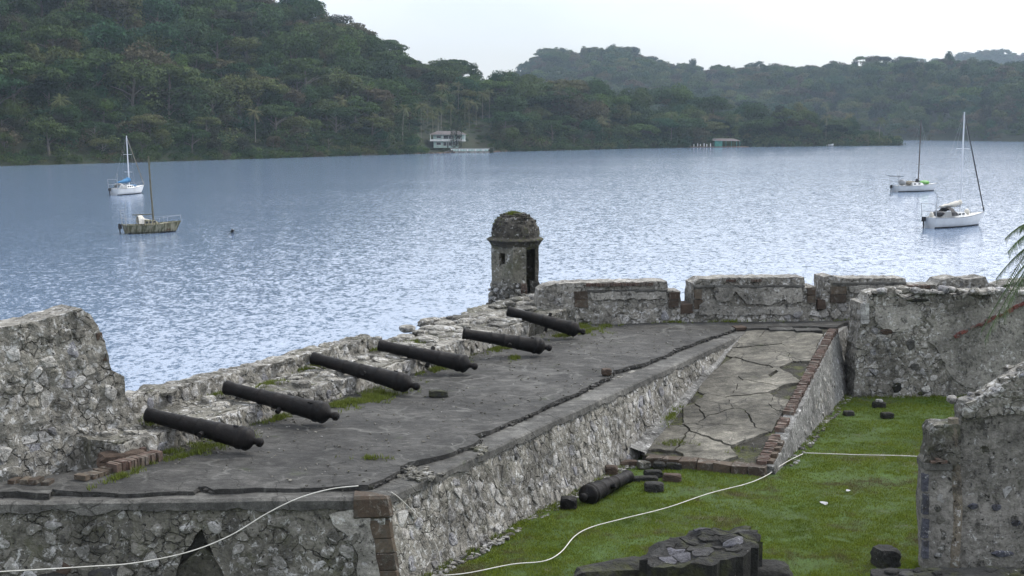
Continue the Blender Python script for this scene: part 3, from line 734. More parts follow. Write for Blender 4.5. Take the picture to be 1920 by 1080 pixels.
for (u0, u1, z0, z1) in ((2.2, 3.9, 3.75, 4.5), (5.0, 6.8, 3.5, 4.7), (7.0, 8.6, 3.5, 4.7), (10.2, 11.6, 3.5, 4.7), (2.2, 3.9, 1.1, 2.0), (4.9, 6.1, .8, 2.1), (7.0, 8.1, .8, 2.1), (8.6, 9.4, 1.2, 2.2), (9.7, 10.5, 1.2, 2.2)):
    y = Dh + (.1 if z0 > 2.6 else 0)
    w = bx(hs, 'window', hx0 + u0 - .12, hx0 + u1 + .12, y - .06, y, g0 + z0 - .12, g0 + z1 + .12, M['whitepaint']); bx(w, 'pane', hx0 + u0, hx0 + u1, y - .09, y - .03, g0 + z0, g0 + z1, M['glass'])
bx(hs, 'door', hx0 + 6.35, hx0 + 6.85, Dh - .07, Dh, g0, g0 + 2.1, M['glass'])
hs2 = empty('sea_wall', (hp(865, 498), 498, 0), 'low whitewashed balustrade wall in front of the pale green house', 'wall')
bx(hs2, 'foundation', hp(805, 498), hp(918, 498), 498, 498.5, -1.2, .7, M['mortar'])
for i in range(24):
    x = hp(846, 498) + i * (hp(916, 498) - hp(846, 498)) / 24
    bx(hs2, 'panel', x + .1, x + .55, 498.1, 498.4, .7, 1.45, M['mint'] if i % 5 else M['whitepaint'])
bx(hs2, 'rail', hp(845, 498), hp(918, 498), 498.02, 498.48, 1.45, 1.62, M['whitepaint'])
mb = MB()
for k in range(5): mb.box((hp(845, 497), 497.7 - k * .4, .9 - k * .3), (2.2, .4, .3))
mb.build('steps', M['coping'], hs2)
bx(None, 'lawn_terrace', hp(800, 500), hp(925, 500), 498.5, 514, -1.2, 1.85, M['hill'])['kind'] = 'structure'
# shack on the point
Ds = at(1340, 276.5, 0).y + 4
sk = empty('shack', (hp(1360, Ds), Ds, .8), 'turquoise shoreline shack with a rusty tin roof on the low point', 'shack')
bx(sk, 'wall', hp(1338, Ds), hp(1352, Ds), Ds, Ds + 4, .4, 3.2, M['turq'])
mb = MB(); x0, x1 = hp(1334, Ds), hp(1386, Ds)
mb.add([(x0, Ds - 1, 3.2), (x1, Ds - 1, 3.0), (x1, Ds + 5, 3.4), (x0, Ds + 5, 3.6), (x0, Ds + 2, 4.4), (x1 - 3, Ds + 2, 4.2)], [(0, 1, 5, 4), (1, 2, 5), (2, 3, 4, 5), (3, 0, 4)]); mb.build('roof', M['roofred'], sk)
for px in (1358, 1368, 1378, 1384): bx(sk, 'post', hp(px, Ds), hp(px, Ds) + .18, Ds - .6, Ds - .4, .4, 3.1, M['turq'])
for px in (1292, 1299, 1306, 1311, 1318, 1323, 1330):
    mb = MB(); x = hp(px, Ds - 2); mb.tube([(x, Ds - 2, -.8), (x, Ds - 2, 1.6 + (px % 3) * .3)], .22, 6); tag(mb.build('mooring_post', M['whitepaint']), 'pale mooring post standing in the row beside the turquoise shack', 'post', 'mooring posts beside the shack')
bx(None, 'quay', hp(1285, Ds), hp(1400, Ds), Ds - 2.5, Ds + 7, -1.2, .4, M['shore'])['kind'] = 'structure'
for nm, px, py, lab in (('white_skiff', 950, 280, 'small white skiff pulled up on the bank right of the green house'), ('white_skiff', 1556, 273, 'tiny white skiff under the trees of the low point')):
    p = at(px, py, .3) ; L_ = 3.6; mb = MB(); vs = []; 
    for i, (x, w, z) in enumerate(((-1, .6, .55), (-.5, .8, .5), (.2, .75, .6), (.7, .45, .8), (1, .03, 1.))):
        vs += [(x * L_ / 2, -w, z), (x * L_ / 2, -w * .5, 0), (x * L_ / 2, w * .5, 0), (x * L_ / 2, w, z)]
    fs = [(i * 4 + k, i * 4 + k + 1, i * 4 + 5 + k, i * 4 + 4 + k) for i in range(4) for k in range(3)] + [(0, 1, 2, 3)]
    mb.add([Vector(v) + p for v in vs], fs); r = tag(mb.build(nm, M['whitepaint'], org=p), lab, 'boat'); mb = MB(); mb.box(p + Vector((-.2, 0, .42)), (.3, 1.3, .05)); mb.build('thwart', M['bark'], r)
tag(MB() and (lambda mb: (mb.tube([at(436, 432, -.3), at(436, 432, .25), at(436, 432, .5)], [.13, .16, .07], 10), mb.build('mooring_buoy', M['iron']))[1])(MB()), 'small dark mooring buoy floating right of the mouldy sailboat', 'buoy')

# ------------------------------------------------------------------ sailing boats
def sailboat(o):
    """o: dict; local x forward, y port; parts made in world axes via a turn"""
    A, B = at(*o['stern'], 0), at(*o['bow'], 0); v = B - A; Lw = v.length; hd = math.atan2(v.y, v.x); c0 = (A + B) / 2
    r = empty('sailboat', c0, o['label'], 'sailboat'); ch, sh_ = math.cos(hd), math.sin(hd)
    def T(x, y, z): return c0 + Vector((x * ch - y * sh_, x * sh_ + y * ch, z))
    Lh = Lw * 1.16; bm_ = o.get('beam', Lh * .31); fb = o.get('free', .95); ST = []
    n = 18; prof = [0, .35, .62, .84, .97, 1.0]
    for i in range(n + 1):
        t = i / n; x = -Lw * .5 + Lw * t; w = bm_ / 2 * (math.sin(math.pi * (t * .80 + .20) ** 1.15) ** .62 if t < 1 else 0); w = max(w, .03); sheer = fb * (1 + .32 * (t - .35) ** 2 * 2.2); rake = (Lh - Lw) * (max(0, t - .8) / .2) ** 1.5
        row = []
        for k, z in enumerate(prof):
            zz = -.35 + (sheer + .35) * z; ww = w * (.55 + .45 * z ** .6) if k else w * .3
            row.append((x + rake * z * .95 - (.35 * (1 - z) * -1 if i == 0 else 0), ww, zz))
        ST.append(row)
    mb = MB(); m_ = len(prof); vs = []
    for row in ST: vs += [T(x, y, z) for x, y, z in row] + [T(x, -y, z) for x, y, z in row]
    fs = []
    for i in range(n):
        for k in range(m_ - 1):
            a = i * 2 * m_ + k; b = a + 2 * m_; fs.append((a, a + 1, b + 1, b)); a += m_; b += m_; fs.append((a, b, b + 1, a + 1))
    fs.append(tuple(range(m_)) + tuple(reversed(range(m_, 2 * m_))))
    mb.add(vs, fs); hull = mb.build('hull', M[o['hull']], r, True); fixn(hull.data)
    dk = MB(); d = []
    for row in ST: x, y, z = row[-1]; d += [T(x, y * .97, z - .05), T(x, 0, z + .01), T(x, -y * .97, z - .05)]
    dk.add(d, [(i * 3 + k, i * 3 + k + 1, i * 3 + 4 + k, i * 3 + 3 + k) for i in range(n) for k in (0, 1)]); dk.build('deck', M[o.get('deckm', 'boatdeck')], r, True)
    st = MB(); s_ = []
    for row in ST:
        for sg in (1, -1):
            (x, y, z), (x2, y2, z2) = row[-1], row[-2]; s_ += [T(x, sg * (y + .025), z + .03), T(x + (x2 - x) * .6, sg * (y + (y2 - y) * .6 + .025), z + (z2 - z) * .6)]
    st.add(s_, [(i * 4 + k * 2, i * 4 + k * 2 + 1, i * 4 + 5 + k * 2, i * 4 + 4 + k * 2) for i in range(n) for k in (0, 1)]); st.build('rubbing_strake', M[o.get('stripe', 'boatgrey')], r)
    bt = MB(); s_ = []
    for row in ST:
        for sg in (1, -1):
            for zq in (-.12, .13):
                k = next(i for i in range(m_ - 1) if row[i + 1][2] >= zq); p_, q_ = row[k], row[k + 1]; f_ = (zq - p_[2]) / (q_[2] - p_[2]); s_.append(T(p_[0] + (q_[0] - p_[0]) * f_, sg * (p_[1] + (q_[1] - p_[1]) * f_ + .03), zq))
    bt.add(s_, [(i * 4 + k * 2, i * 4 + k * 2 + 1, i * 4 + 5 + k * 2, i * 4 + 4 + k * 2) for i in range(n) for k in (0, 1)]); bt.build('boot_stripe', M['boatblack'], r)
    zd = fb * 1.05; cl_ = o.get('cabin', (-.12, .22)); x0, x1 = cl_[0] * Lw, cl_[1] * Lw; cw = bm_ * .3; chh = o.get('cabh', .5)
    cb = MB(); vs = [T(x, y, z) for (x, y, z) in ((x0, cw, zd - .1), (x1, cw * .7, zd - .05), (x1, -cw * .7, zd - .05), (x0, -cw, zd - .1), (x0 + .05, cw * .85, zd + chh), (x1 - .5, cw * .6, zd + chh * .75), (x1 - .5, -cw * .6, zd + chh * .75), (x0 + .05, -cw * .85, zd + chh))]
    cb.add(vs, [(0, 1, 5, 4), (1, 2, 6, 5), (2, 3, 7, 6), (3, 0, 4, 7), (4, 5, 6, 7)]); cab = cb.build('cabin', M[o.get('cabm', 'boatwhite')], r)
    for sg in (1, -1):
        for q in range(o.get('win', 3)):
            u = (q + .3) / (o.get('win', 3) + .4); u2 = u + .2
            def wp(u_, h_): x = x0 + (x1 - .35 - x0) * u_; y = (cw * .94 + (cw * .66 - cw * .94) * u_) + .02; return T(x, sg * y, zd - .08 + (chh + .06) * h_)
            w = MB(); w.add([wp(u, .35), wp(u2, .35), wp(u2, .72), wp(u, .72)], [(0, 1, 2, 3)]); w.build('window', M['glass'], r)
    mx = o.get('mastx', .08) * Lw; top = o['mast']; tl = o.get('tilt', 0)
    mbm = MB(); mt = T(mx + tl, 0, top); mbm.tube([T(mx, 0, zd), T(mx + tl * .5, 0, top * .5), mt], [.10, .095, .07], 8); mbm.build('mast', M[o['mastm']], r)
    if o.get('spread', 1):
        sp = MB()
        for hz in (.38, .68): sp.tube([T(mx + tl * hz, -bm_ * .3, top * hz), T(mx + tl * hz, bm_ * .3, top * hz)], .025, 4)
        sp.build('spreaders', M[o['mastm']], r)
    bowx = Lw * .5 + (Lh - Lw) * .9; wz = fb * 1.3
    wr = MB()
    if o.get('stay', 1): wr.tube([T(bowx, 0, wz), T(mx + tl, 0, top * .97)], .012, 4)
    wr.tube([T(-Lw * .5, 0, fb), mt], .01, 4)
    for sg in (1, -1):
        wr.tube([T(mx - .2, sg * bm_ * .46, fb), T(mx + tl * .68, sg * bm_ * .3, top * .68), mt], .01, 4); wr.tube([T(mx + .3, sg * bm_ * .45, fb), T(mx + tl * .4, 0, top * .4)], .01, 4)
    if o.get('rig', 1): wr.build('rigging', M['wire'], r)
    if o.get('furl'):
        fu = MB(); fu.tube([T(bowx, 0, wz + .1), T(bowx + (mx + tl - bowx) * .5, 0, (wz + top) / 2), T(mx + tl + .15, 0, top * .96)], [.06, .075, .03], 6); fu.build('furled_jib', M[o['furl']], r)
    bz = zd + o.get('boomz', .95)
    bo = MB(); be = o.get('boom', -.42) * Lw; bo.tube([T(mx, 0, bz), T(be, 0, bz + o.get('boomup', -.05))], .05, 6); bo.build('boom', M[o.get('boomm', 'boatgrey')], r)
    if o.get('sail'):
        s2 = MB(); nn = 14; pts = [T(mx - .05 + (be + .5 - mx) * k / nn, pr.uniform(-.05, .05), bz + .12 + .3 * (1 - k / nn) ** 2 + pr.uniform(-.03, .03)) for k in range(nn + 1)]
        s2.tube(pts, [(.30 * (1 - k / nn) ** .8 + .09) * o.get('sailr', 1) * pr.uniform(.8, 1.15) for k in range(nn + 1)], 9); s2.build('furled_mainsail', M[o['sail']], r, True)
    ra = MB()
    for sg in (1, -1):
        pts = []
        for i in range(0, n + 1, 3):
            x, y, z = ST[i][-1]; p = T(x, sg * y * .93, z); ra.tube([p, p + Vector((0, 0, .6))], .012, 4); pts.append(p + Vector((0, 0, .6)))
        ra.tube(pts, .01, 4)
    ra.build('guard_rail', M['wire'], r)
    sx = -Lw * .5
    if o.get('arch'):
        a = MB()
        for sg in (1, -1): a.tube([T(sx + .1, sg * bm_ * .33, fb), T(sx - .1, sg * bm_ * .33, fb + 1.5)], .03, 5)
        a.tube([T(sx - .1, -bm_ * .33, fb + 1.5), T(sx - .1, bm_ * .33, fb + 1.5)], .03, 5); a.tube([T(sx + .1, -bm_ * .33, fb + .7), T(sx + .1, bm_ * .33, fb + .7)], .03, 5); a.tube([T(sx + .1, -bm_ * .33, fb), T(sx + .1, -bm_ * .33, fb + 2.4)], .03, 5)
        a.build('stern_arch', M['wire'], r)
        if o['arch'] == 2: p = MB(); p.add([T(sx - .5, -1.1, fb + 1.6), T(sx + 1.0, -1.1, fb + 1.5), T(sx + 1.0, 1.1, fb + 1.5), T(sx - .5, 1.1, fb + 1.6), T(sx - .5, -1.1, fb + 1.66), T(sx + 1.0, -1.1, fb + 1.56), T(sx + 1.0, 1.1, fb + 1.56), T(sx - .5, 1.1, fb + 1.66)], [(3, 2, 1, 0), (4, 5, 6, 7), (0, 1, 5, 4), (1, 2, 6, 5), (2, 3, 7, 6), (3, 0, 4, 7)]); p.build('solar_panel', M['glass'], r)
    for nm, x, z, sz, mt_ in o.get('gear', ()):
        q = T(x * Lw, 0, zd + z); k = MB(); bm = bmesh.new(); bmesh.ops.create_icosphere(bm, subdivisions=2, radius=1)
        vs = []
        for v_ in bm.verts:
            d_ = v_.co * (1 + .22 * noise.noise(v_.co * 2.3 + q)); vs.append(q + Vector((d_.x * sz[0] * ch - d_.y * sz[1] * sh_, d_.x * sz[0] * sh_ + d_.y * sz[1] * ch, d_.z * sz[2])))
        k.add(vs, [[v_.index for v_ in f.verts] for f in bm.faces]); bm.free(); k.build(nm, M[mt_], r, True)
    if o.get('hood'):
        x, w, h, l = o['hood']; hh = MB(); vs = []
        for i in range(4):
            for k in range(7):
                an = math.pi * k / 6; s_ = (.55, .95, 1, .9)[i]; vs.append(T(x * Lw + (1 - i / 3) * l, math.cos(an) * w, zd + .1 + math.sin(an) * h * s_))
        hh.add(vs, [(i * 7 + k, i * 7 + k + 1, i * 7 + 8 + k, i * 7 + 7 + k) for i in range(3) for k in range(6)]); hh.build('sprayhood', M[o['hoodm']], r)
    ol = MB()
    if o.get('motor'): ol.box(T(sx - .25, .4, fb * .9), (.3, .3, .45), hd, .04); ol.box(T(sx - .25, .4, fb * .3), (.1, .1, .9), hd); ol.build('outboard', M['boatblack'], r)
    return r
sailboat(dict(stern=(1740, 428), bow=(1831, 421.5), mast=12.0, mastm='alu', hull='boatwhite', tilt=.0, furl='boatblack', sail='sailcloth', sailr=.8, beam=2.7, free=1.05, arch=1, motor=1, mastx=.14, boom=-.34, boomz=1.0,
    hood=(-.18, .95, .95, 1.1), hoodm='boatblack', gear=(('life_raft', -.3, .35, (.5, .7, .35), 'boatblack'), ('canvas_bundle', .28, .3, (.28, .3, .42), 'sailcloth'), ('gas_bottle', -.44, .25, (.22, .25, .35), 'sailcloth')),
    label='large white sailboat with dark furled jib and black sprayhood, closest to the palm'))
sailboat(dict(stern=(1676, 360), bow=(1748, 357.5), mast=11.4, mastm='bronze', hull='boatwhite', beam=2.8, free=.95, tilt=.1, arch=2, motor=1, win=2, mastx=.12, sail=None, boomz=.7,
    gear=(('green_dinghy', .27, .35, (1.15, .6, .38), 'limegreen'), ('sail_bundle', .09, .55, (.35, .4, .55), 'boatblack'), ('deck_gear', -.12, .4, (.9, .6, .35), 'khaki'), ('deck_gear', -.3, .5, (.6, .7, .5), 'boatgrey'), ('jerry_cans', -.02, .3, (.6, .6, .3), 'khaki')),
    label='white sailboat with solar panel and lime green dinghy on its foredeck'))
sailboat(dict(stern=(212, 366.5), bow=(263, 362), mast=9.0, mastm='alu', hull='boatwhite', beam=2.4, free=.95, tilt=-.25, furl='khaki', sail='bluecover', sailr=1.1, arch=1, motor=1, mastx=.1, boomz=.8, stripe='boatgrey',
    gear=(('blue_tarpaulin', .22, .25, (.8, .5, .2), 'bluecover'),), hood=(-.3, .8, .7, .8), hoodm='boatgrey',
    label='white sailboat with blue sail cover, smaller and farther of the left pair'))
sailboat(dict(stern=(232, 438.5), bow=(326, 434.5), mast=7.6, mastm='mouldmast', hull='mouldhull', deckm='mouldhull', cabm='mouldhull', beam=2.3, free=.82, tilt=-.3, stay=0, rig=0, mastx=.1, boomz=1.0, boom=-.32, boomm='mouldmast', arch=1, motor=1, spread=0, stripe='mouldhull',
    gear=(('deck_clutter', -.05, .2, (.5, .4, .35), 'sailcloth'),), hood=(-.22, .6, .85, .7), hoodm='sailcloth', label='neglected mould streaked sailboat with bare leaning mast'))
# ------------------------------------------------------------------ the fort: s along the battery, t across it
DZ = 4.5
CO = at(722, 922, DZ); RT = at(1385, 622, DZ); Dv = Vector((RT.x - CO.x, RT.y - CO.y)).normalized(); Nv = Vector((Dv.y, -Dv.x))
def ST_(s, t): return Vector((CO.x + Dv.x * s + Nv.x * t, CO.y + Dv.y * s + Nv.y * t))
def v2(p): return Vector((p[0], p[1]))
def st_of(p): q = v2(p) - v2(CO); return q.dot(Dv), q.dot(Nv)
def gz(x, y): return 2.86 - .0165 * (y - 21.5)
# land under everything
land = [Vector(p) for p in ((-60, -40), (90, -40), (90, 41.5), (11, 41.5))] + [ST_(19.5, -6.9), ST_(-1.5, -6.9), ST_(-8, -9), (Vector((-60, 2)))]
hpanel('lawn', [Vector(p) for p in ((-4, 12), (26, 12), (26, 41), (12, 41), ST_(18, -.6), ST_(-.4, -.6))], 0, .4, M['soil'], None, .45, .05, zf=lambda p: gz(p.x, p.y), sc=.8)['kind'] = 'structure'
tag(hpanel('ground', land, 0, 3.6, M['soil'], None, 4., .0, rag=0, zf=lambda p: 2.2), kind='structure')
# ---- the mass of the battery
core = [ST_(-.25, -6.9), v2(at(-140, 941, 4.4)), ST_(0, 0) , ST_(20.2, .05), v2(at(1600, 606, 4.4)), Vector((24, 40.3)), Vector((24, 41.6)), ST_(19.2, -7.8), ST_(11, -7.2)]
core = [v2(at(-200, 942, 4.39)), v2(at(722, 926, 4.39)), v2(at(1385, 625, 4.39)), v2(at(1562, 621, 4.39)), v2(at(1612, 604, 4.39)), Vector((22, 40.2)), Vector((22, 42.)), ST_(20.5, -7.2), ST_(9, -5.3), ST_(-2.2, -5.3)]
o = hpanel('battery_platform', core, 4.39, 5.2, M['coping'], None, .35, .012, rag=.015); tag(o, kind='structure')
edge_px = [(-190, 930), (-60, 926), (0, 924), (92, 926), (98, 918), (150, 922), (232, 924), (300, 920), (362, 919), (372, 912), (386, 911), (400, 917), (500, 914), (600, 912), (690, 910), (716, 900), (735, 890), (765, 868), (815, 857), (880, 836), (900, 824), (888, 816), (930, 801), (975, 784), (1030, 757), (1078, 738), (1100, 726), (1140, 707), (1150, 694), (1200, 683), (1250, 664), (1262, 656), (1388, 612), (1480, 612), (1562, 614), (1612, 598)]
top = [v2(at(x, y, DZ)) for x, y in edge_px] + [v2(at(1640, 592, DZ)), Vector((21, 40.1)), v2(at(1097, 604, DZ)), v2(at(1000, 606, DZ)), ST_(15.5, -5.0), ST_(13, -5.1), ST_(7, -5.12), ST_(0, -5.2), ST_(-.9, -5.25)]
o = hpanel('battery_pavement', top, DZ, .1, M['deck'], None, .22, .035, rag=.05, only=set(range(len(edge_px) - 1)), sc=.7); tag(o, kind='structure')
# crumbled edge course of slab shingles along the break
mb = MB()
ed = [at(x, y + 3, DZ - .055) for x, y in edge_px[1:33]]
for a, b in zip(ed, ed[1:]):
    n = int((b - a).length / .06) + 1
    for i in range(n):
        p = a.lerp(b, random.random()); mb.box(p + Vector((random.uniform(-.04, .03), random.uniform(-.06, .02), random.uniform(-.02, .02))), (random.uniform(.04, .14), random.uniform(.05, .12), random.uniform(.02, .05)), random.uniform(0, 3), .012)
tag(mb.build('broken_slab_edge', M['slabedge']), kind='stuff')

# ---- retaining wall
B1 = ST_(20.3, 0.02); fr1 = Frame(ST_(0.0, 0.0), B1, 4.40, .2)
rw = empty('retaining_wall', (CO.x, CO.y, 2.8), 'long whitish rubble retaining wall between the cannon platform and the lawn', 'wall')
def low(u): return 2.35
poly = [(0, 2.3), (fr1.L, 2.3), (fr1.L, 4.38), (0, 4.38)]
panel('core', fr1, poly, .7, M['mortar'], rw, .10, .045, rag=.02)
stones(rw, fr1.P, [(.22, 2.5), (fr1.L, 2.4), (fr1.L, 4.28), (.22, 4.25)], .22, .25, M['stone'], .80, .02, (-.02, .028), 3, 295)
# light coping band over the top of it
cb = MB(); n = 150; pv = []
for i in range(n + 1):
    u = fr1.L * i / n; q = .012 * noise.noise(Vector((u * 1.4, 3, 0))) ; zb = 4.27 + .07 * noise.noise(Vector((u * 2.1, 0, 5))) + .03 * noise.noise(Vector((u * 9, 0, 5)))
    pv += [fr1.P(u, 4.405 + q, -.55), fr1.P(u, 4.41 + q, .0), fr1.P(u, 4.38 + q, .035), fr1.P(u, zb, .038 + q), fr1.P(u, zb - .02, -.05)]
cb.add(pv, [(i * 5 + k, (i + 1) * 5 + k, (i + 1) * 5 + k + 1, i * 5 + k + 1) for i in range(n) for k in range(4)])
c_ = cb.build('coping', M['coping'], rw); fixn(c_.data)
# ---- front wall
FL = v2(at(-200, 944, 4.4)); fr2 = Frame(FL, ST_(0, 0), 4.40, .16)
fw = empty('front_wall', ((FL.x + CO.x) / 2, FL.y, 2.4), 'mossy rubble wall under the near edge of the cannon platform', 'wall')
hole = fr2.uvs([(318, 1125), (334, 1062), (340, 1040), (358, 1022), (366, 1004), (378, 992), (386, 1014), (394, 1026), (402, 1048), (416, 1066), (434, 1125)])
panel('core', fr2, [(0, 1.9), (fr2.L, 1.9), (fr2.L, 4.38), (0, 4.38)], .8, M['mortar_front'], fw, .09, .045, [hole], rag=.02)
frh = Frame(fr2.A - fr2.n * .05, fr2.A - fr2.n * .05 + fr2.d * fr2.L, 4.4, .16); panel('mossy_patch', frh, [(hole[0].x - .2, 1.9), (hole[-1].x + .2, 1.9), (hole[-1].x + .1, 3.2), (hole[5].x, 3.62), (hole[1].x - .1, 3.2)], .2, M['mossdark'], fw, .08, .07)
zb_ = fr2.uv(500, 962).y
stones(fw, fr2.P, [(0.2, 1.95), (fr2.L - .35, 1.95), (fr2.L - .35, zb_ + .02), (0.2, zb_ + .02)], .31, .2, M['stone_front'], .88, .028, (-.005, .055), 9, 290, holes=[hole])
stones(fw, fr2.P, [(0.2, 1.95), (fr2.L - .35, 1.95), (fr2.L - .35, zb_ - .1), (0.2, zb_ - .1)], .62, .5, M['rust'], .14, .16, (.0, .03), 21, 12, name='sandstone_block', holes=[hole])
cb = MB(); n = 90; pv = []
for i in range(n + 1):
    u = fr2.L * i / n; q = .014 * noise.noise(Vector((u * 1.4, 8, 0))); zb = zb_ + .07 + .10 * noise.noise(Vector((u * 1.7, 0, 5))) + .05 * noise.noise(Vector((u * 7, 0, 5)))
    pv += [fr2.P(u, 4.405 + q, -.6), fr2.P(u, 4.41 + q, -.02), fr2.P(u, 4.37 + q, .05), fr2.P(u, zb, .055 + q), fr2.P(u, zb - .02, -.05)]
cb.add(pv, [(i * 5 + k, (i + 1) * 5 + k, (i + 1) * 5 + k + 1, i * 5 + k + 1) for i in range(n) for k in range(4)])
c_ = cb.build('coping', M['coping'], fw); fixn(c_.data)
# corner quoins of rusty sandstone
def corner_block(z0, z1, w1, w2, proud, name='quoin', cr=.03):
    vs = []
    for z in (z0, z0 + cr, z1 - cr, z1):
        k = 0 if z in (z0, z1) else cr
        for a, b in ((-w1, .02), (.02, .02), (0, 0)):
            pass
        cP = Vector((0, 0, z))
        c1 = fr2.P(fr2.L - w1, z, proud - cr + k); c2 = v2c(z, proud - cr + k); c3 = fr1.P(w2, z, proud - cr + k); c4 = fr1.P(w2, z, -.3); c5 = fr2.P(fr2.L - w1, z, -.3)
        vs += [c1, c2, c3, c4, c5]
    j = [Vector([random.uniform(-.008, .008) for _ in range(3)]) for _ in vs]
    vs = [a + b for a, b in zip(vs, j)]
    fs = [(4, 3, 2, 1, 0), (15, 16, 17, 18, 19)] + [(l * 5 + k, l * 5 + (k + 1) % 5, l * 5 + 5 + (k + 1) % 5, l * 5 + 5 + k) for l in range(3) for k in range(5)]
    mb = MB(); mb.add(vs, fs); o = mb.build(name, M['sandstone'], fw); fixn(o.data); return o
def v2c(z, pr_):
    o1 = pr_ + fr2.b * (fr2.zt - z); o2 = pr_ + fr1.b * (fr1.zt - z)     # meet of the two offset faces
    n1, n2 = v2(fr2.n), v2(fr1.n); d1 = v2(ST_(0, 0)).dot(n1) + o1; d2 = v2(ST_(0, 0)).dot(n2) + o2
    det = n1.x * n2.y - n1.y * n2.x; return Vector(((d1 * n2.y - n1.y * d2) / det, (n1.x * d2 - d1 * n2.x) / det, z))
corner_block(4.06, 4.43, .52, .06, .06, 'cap_stone', .04)
z = 4.03; i = 0
while z > 1.9:
    h = random.uniform(.2, .34); corner_block(z - h, z - .006, .22 + random.uniform(-.03, .04), .03, .02, cr=.012); z -= h; i += 1
# light plaster beside the quoin
pw = fr2.uvs([(618, 965), (664, 952), (694, 952), (694, 985), (704, 1030), (716, 1110), (668, 1110), (672, 1040), (650, 1000), (626, 985)])
frq = Frame(fr2.A + fr2.n * .03, fr2.A + fr2.n * .03 + fr2.d * fr2.L, 4.4, .16)
panel('plaster_patch', frq, pw, .08, M['plaster'], fw, .1, .02, rag=.02)

# ---- ledge, outer parapet
lw = empty('sea_parapet', (*ST_(6, -6), 4.5), 'low mossy sea parapet with the stepped ledge that the cannon muzzles rest on', 'wall')
frl = Frame(ST_(-.8, -5.17), ST_(15.2, -5.08), 4.9, .1)
LZ = 4.86
def lz(p): s, t = st_of(p); return LZ + .045 * (-5.15 - t) + .12 * max(0, min(1, (s - 9.5) / 4))
def zl(u): return 4.84 + .03 * noise.noise(Vector((u * .8, 2, 2)))
poly = [(0, 4.3), (frl.L, 4.3)] + [(frl.L - i * .2, 4.86 + .05 * noise.noise(Vector((i * .6, 2, 2))) + (.1 if frl.L - i * .2 > 11 else 0)) for i in range(int(frl.L / .2) + 1)]
panel('ledge_face', frl, poly, .4, M['mortar'], lw, .07, .05, rag=.015)
stones(lw, frl.P, [(0.05, 4.44), (frl.L - .05, 4.44), (frl.L - .05, 4.84), (0.05, 4.78)], .26, .17, M['stone'], .8, .02, (.0, .045), 14, 130, inset=False)
hpanel('ledge_top', [ST_(-.8, -7.3), ST_(-.8, -5.25), ST_(15.2, -5.2), ST_(18.2, -4.9), ST_(20, -6), ST_(20, -7.6), ST_(16.5, -7.5), ST_(12, -6.9), ST_(9, -7.1)], 0, 5.5, M['mortar_front'], lw, .12, .09, rag=.06, zf=lz, sc=1.6)
stp = [ST_(-.7, -6.5), ST_(-.7, -5.3), ST_(15.0, -5.25), ST_(15.5, -6.6), ST_(9.6, -6.7), ST_(9.5, -6.5)]
stones(lw, lambda x, y, o_: Vector((x, y, lz(Vector((x, y))) + .02 + o_ + .05 * noise.noise(Vector((x, y, 3))))), stp, .52, .34, M['mortar'], .62, .05, (.02, .08), 19, 150, name='paving_stone', inset=False)
fro = Frame(ST_(-.6, -6.55), ST_(9.9, -6.5), 5.2, .06)
topo = [(0, 4.7), (fro.L, 4.75), (fro.L + .1, 5.0), (fro.L - .5, 5.22)] + [(fro.L - .9 - i * .3, 5.25 + .07 * noise.noise(Vector((i * .9, 7, 2))) ) for i in range(int((fro.L - 1) / .3))] + [(0, 5.27)]
panel('outer_parapet', fro, topo, .5, M['mortar'], lw, .08, .06, rag=.04)
stones(lw, fro.P, [(0.05, 4.9), (fro.L - .05, 4.9), (fro.L - .2, 5.12), (0.05, 5.16)], .27, .19, M['stone'], .75, .02, (.0, .035), 15, 90, name='parapet_stone', inset=False)
stones(lw, lambda x, y, o_: Vector((x, y, 5.22 + o_ + .05 * noise.noise(Vector((x * 2, y * 2, 3))))), [ST_(-.6, -7.05), ST_(-.6, -6.58), ST_(9.7, -6.53), ST_(9.7, -7.0)], .55, .42, M['mortar_front'], .95, .02, (.02, .06), 20, 90, name='cap_rubble', inset=False)
# tumbled stones between the parapet end and the turret
rr = random.Random(12)
for i in range(70):
    s = rr.uniform(9.8, 20.2); t = rr.uniform(-7.4, -5.3) if s < 16 else rr.uniform(-7.6, -5.2); p = ST_(s, t); k = rr.uniform(.18, .5)
    rock('tumbled_stone', (p.x, p.y, lz(p) - .06), (k * rr.uniform(1, 1.9), k * rr.uniform(.8, 1.3), k * rr.uniform(.3, .55)), M['mortar'] if rr.random() < .55 else M['stone_front'], parent=None, seed=i, rz=rr.uniform(0, 3), sub=1, rough=.2).parent = None
for o in [x for x in COL.objects if x.name.startswith('tumbled_stone')]:
    o.parent = lw; o.location = o.location - wloc(lw)

# ---- big ruined wall on the left
GL = v2(at(-70, 905, 4.45)); GR = v2(at(268, 838, 4.45)); dd = (GR - GL).normalized()
fg = Frame(GL, GR, 6, .03)
ot = fg.uvs([(-70, 905), (0, 897), (100, 890), (215, 872), (268, 838), (264, 800), (250, 770), (236, 742), (234, 706), (222, 700), (210, 694), (203, 668), (196, 640), (184, 610), (170, 590), (152, 578), (136, 582), (100, 593), (60, 603), (20, 611), (0, 614), (-70, 632)])
gw = empty('ruined_wall', (*fg.P(1.5, 4.45, -.4)[:2], 4.45), 'tall broken slab of rubble wall at the left with a slanting right edge', 'wall')
panel('core', fg, [(p.x, p.y - (.15 if i < 5 else 0)) for i, p in enumerate(ot)], .75, M['mortar'], gw, .09, .05, rag=.025)
inn = fg.uvs([(-60, 890), (0, 885), (100, 878), (210, 860), (255, 830), (250, 800), (238, 770), (224, 742), (222, 712), (205, 704), (192, 668), (180, 630), (160, 598), (136, 594), (60, 612), (0, 622), (-60, 640)])
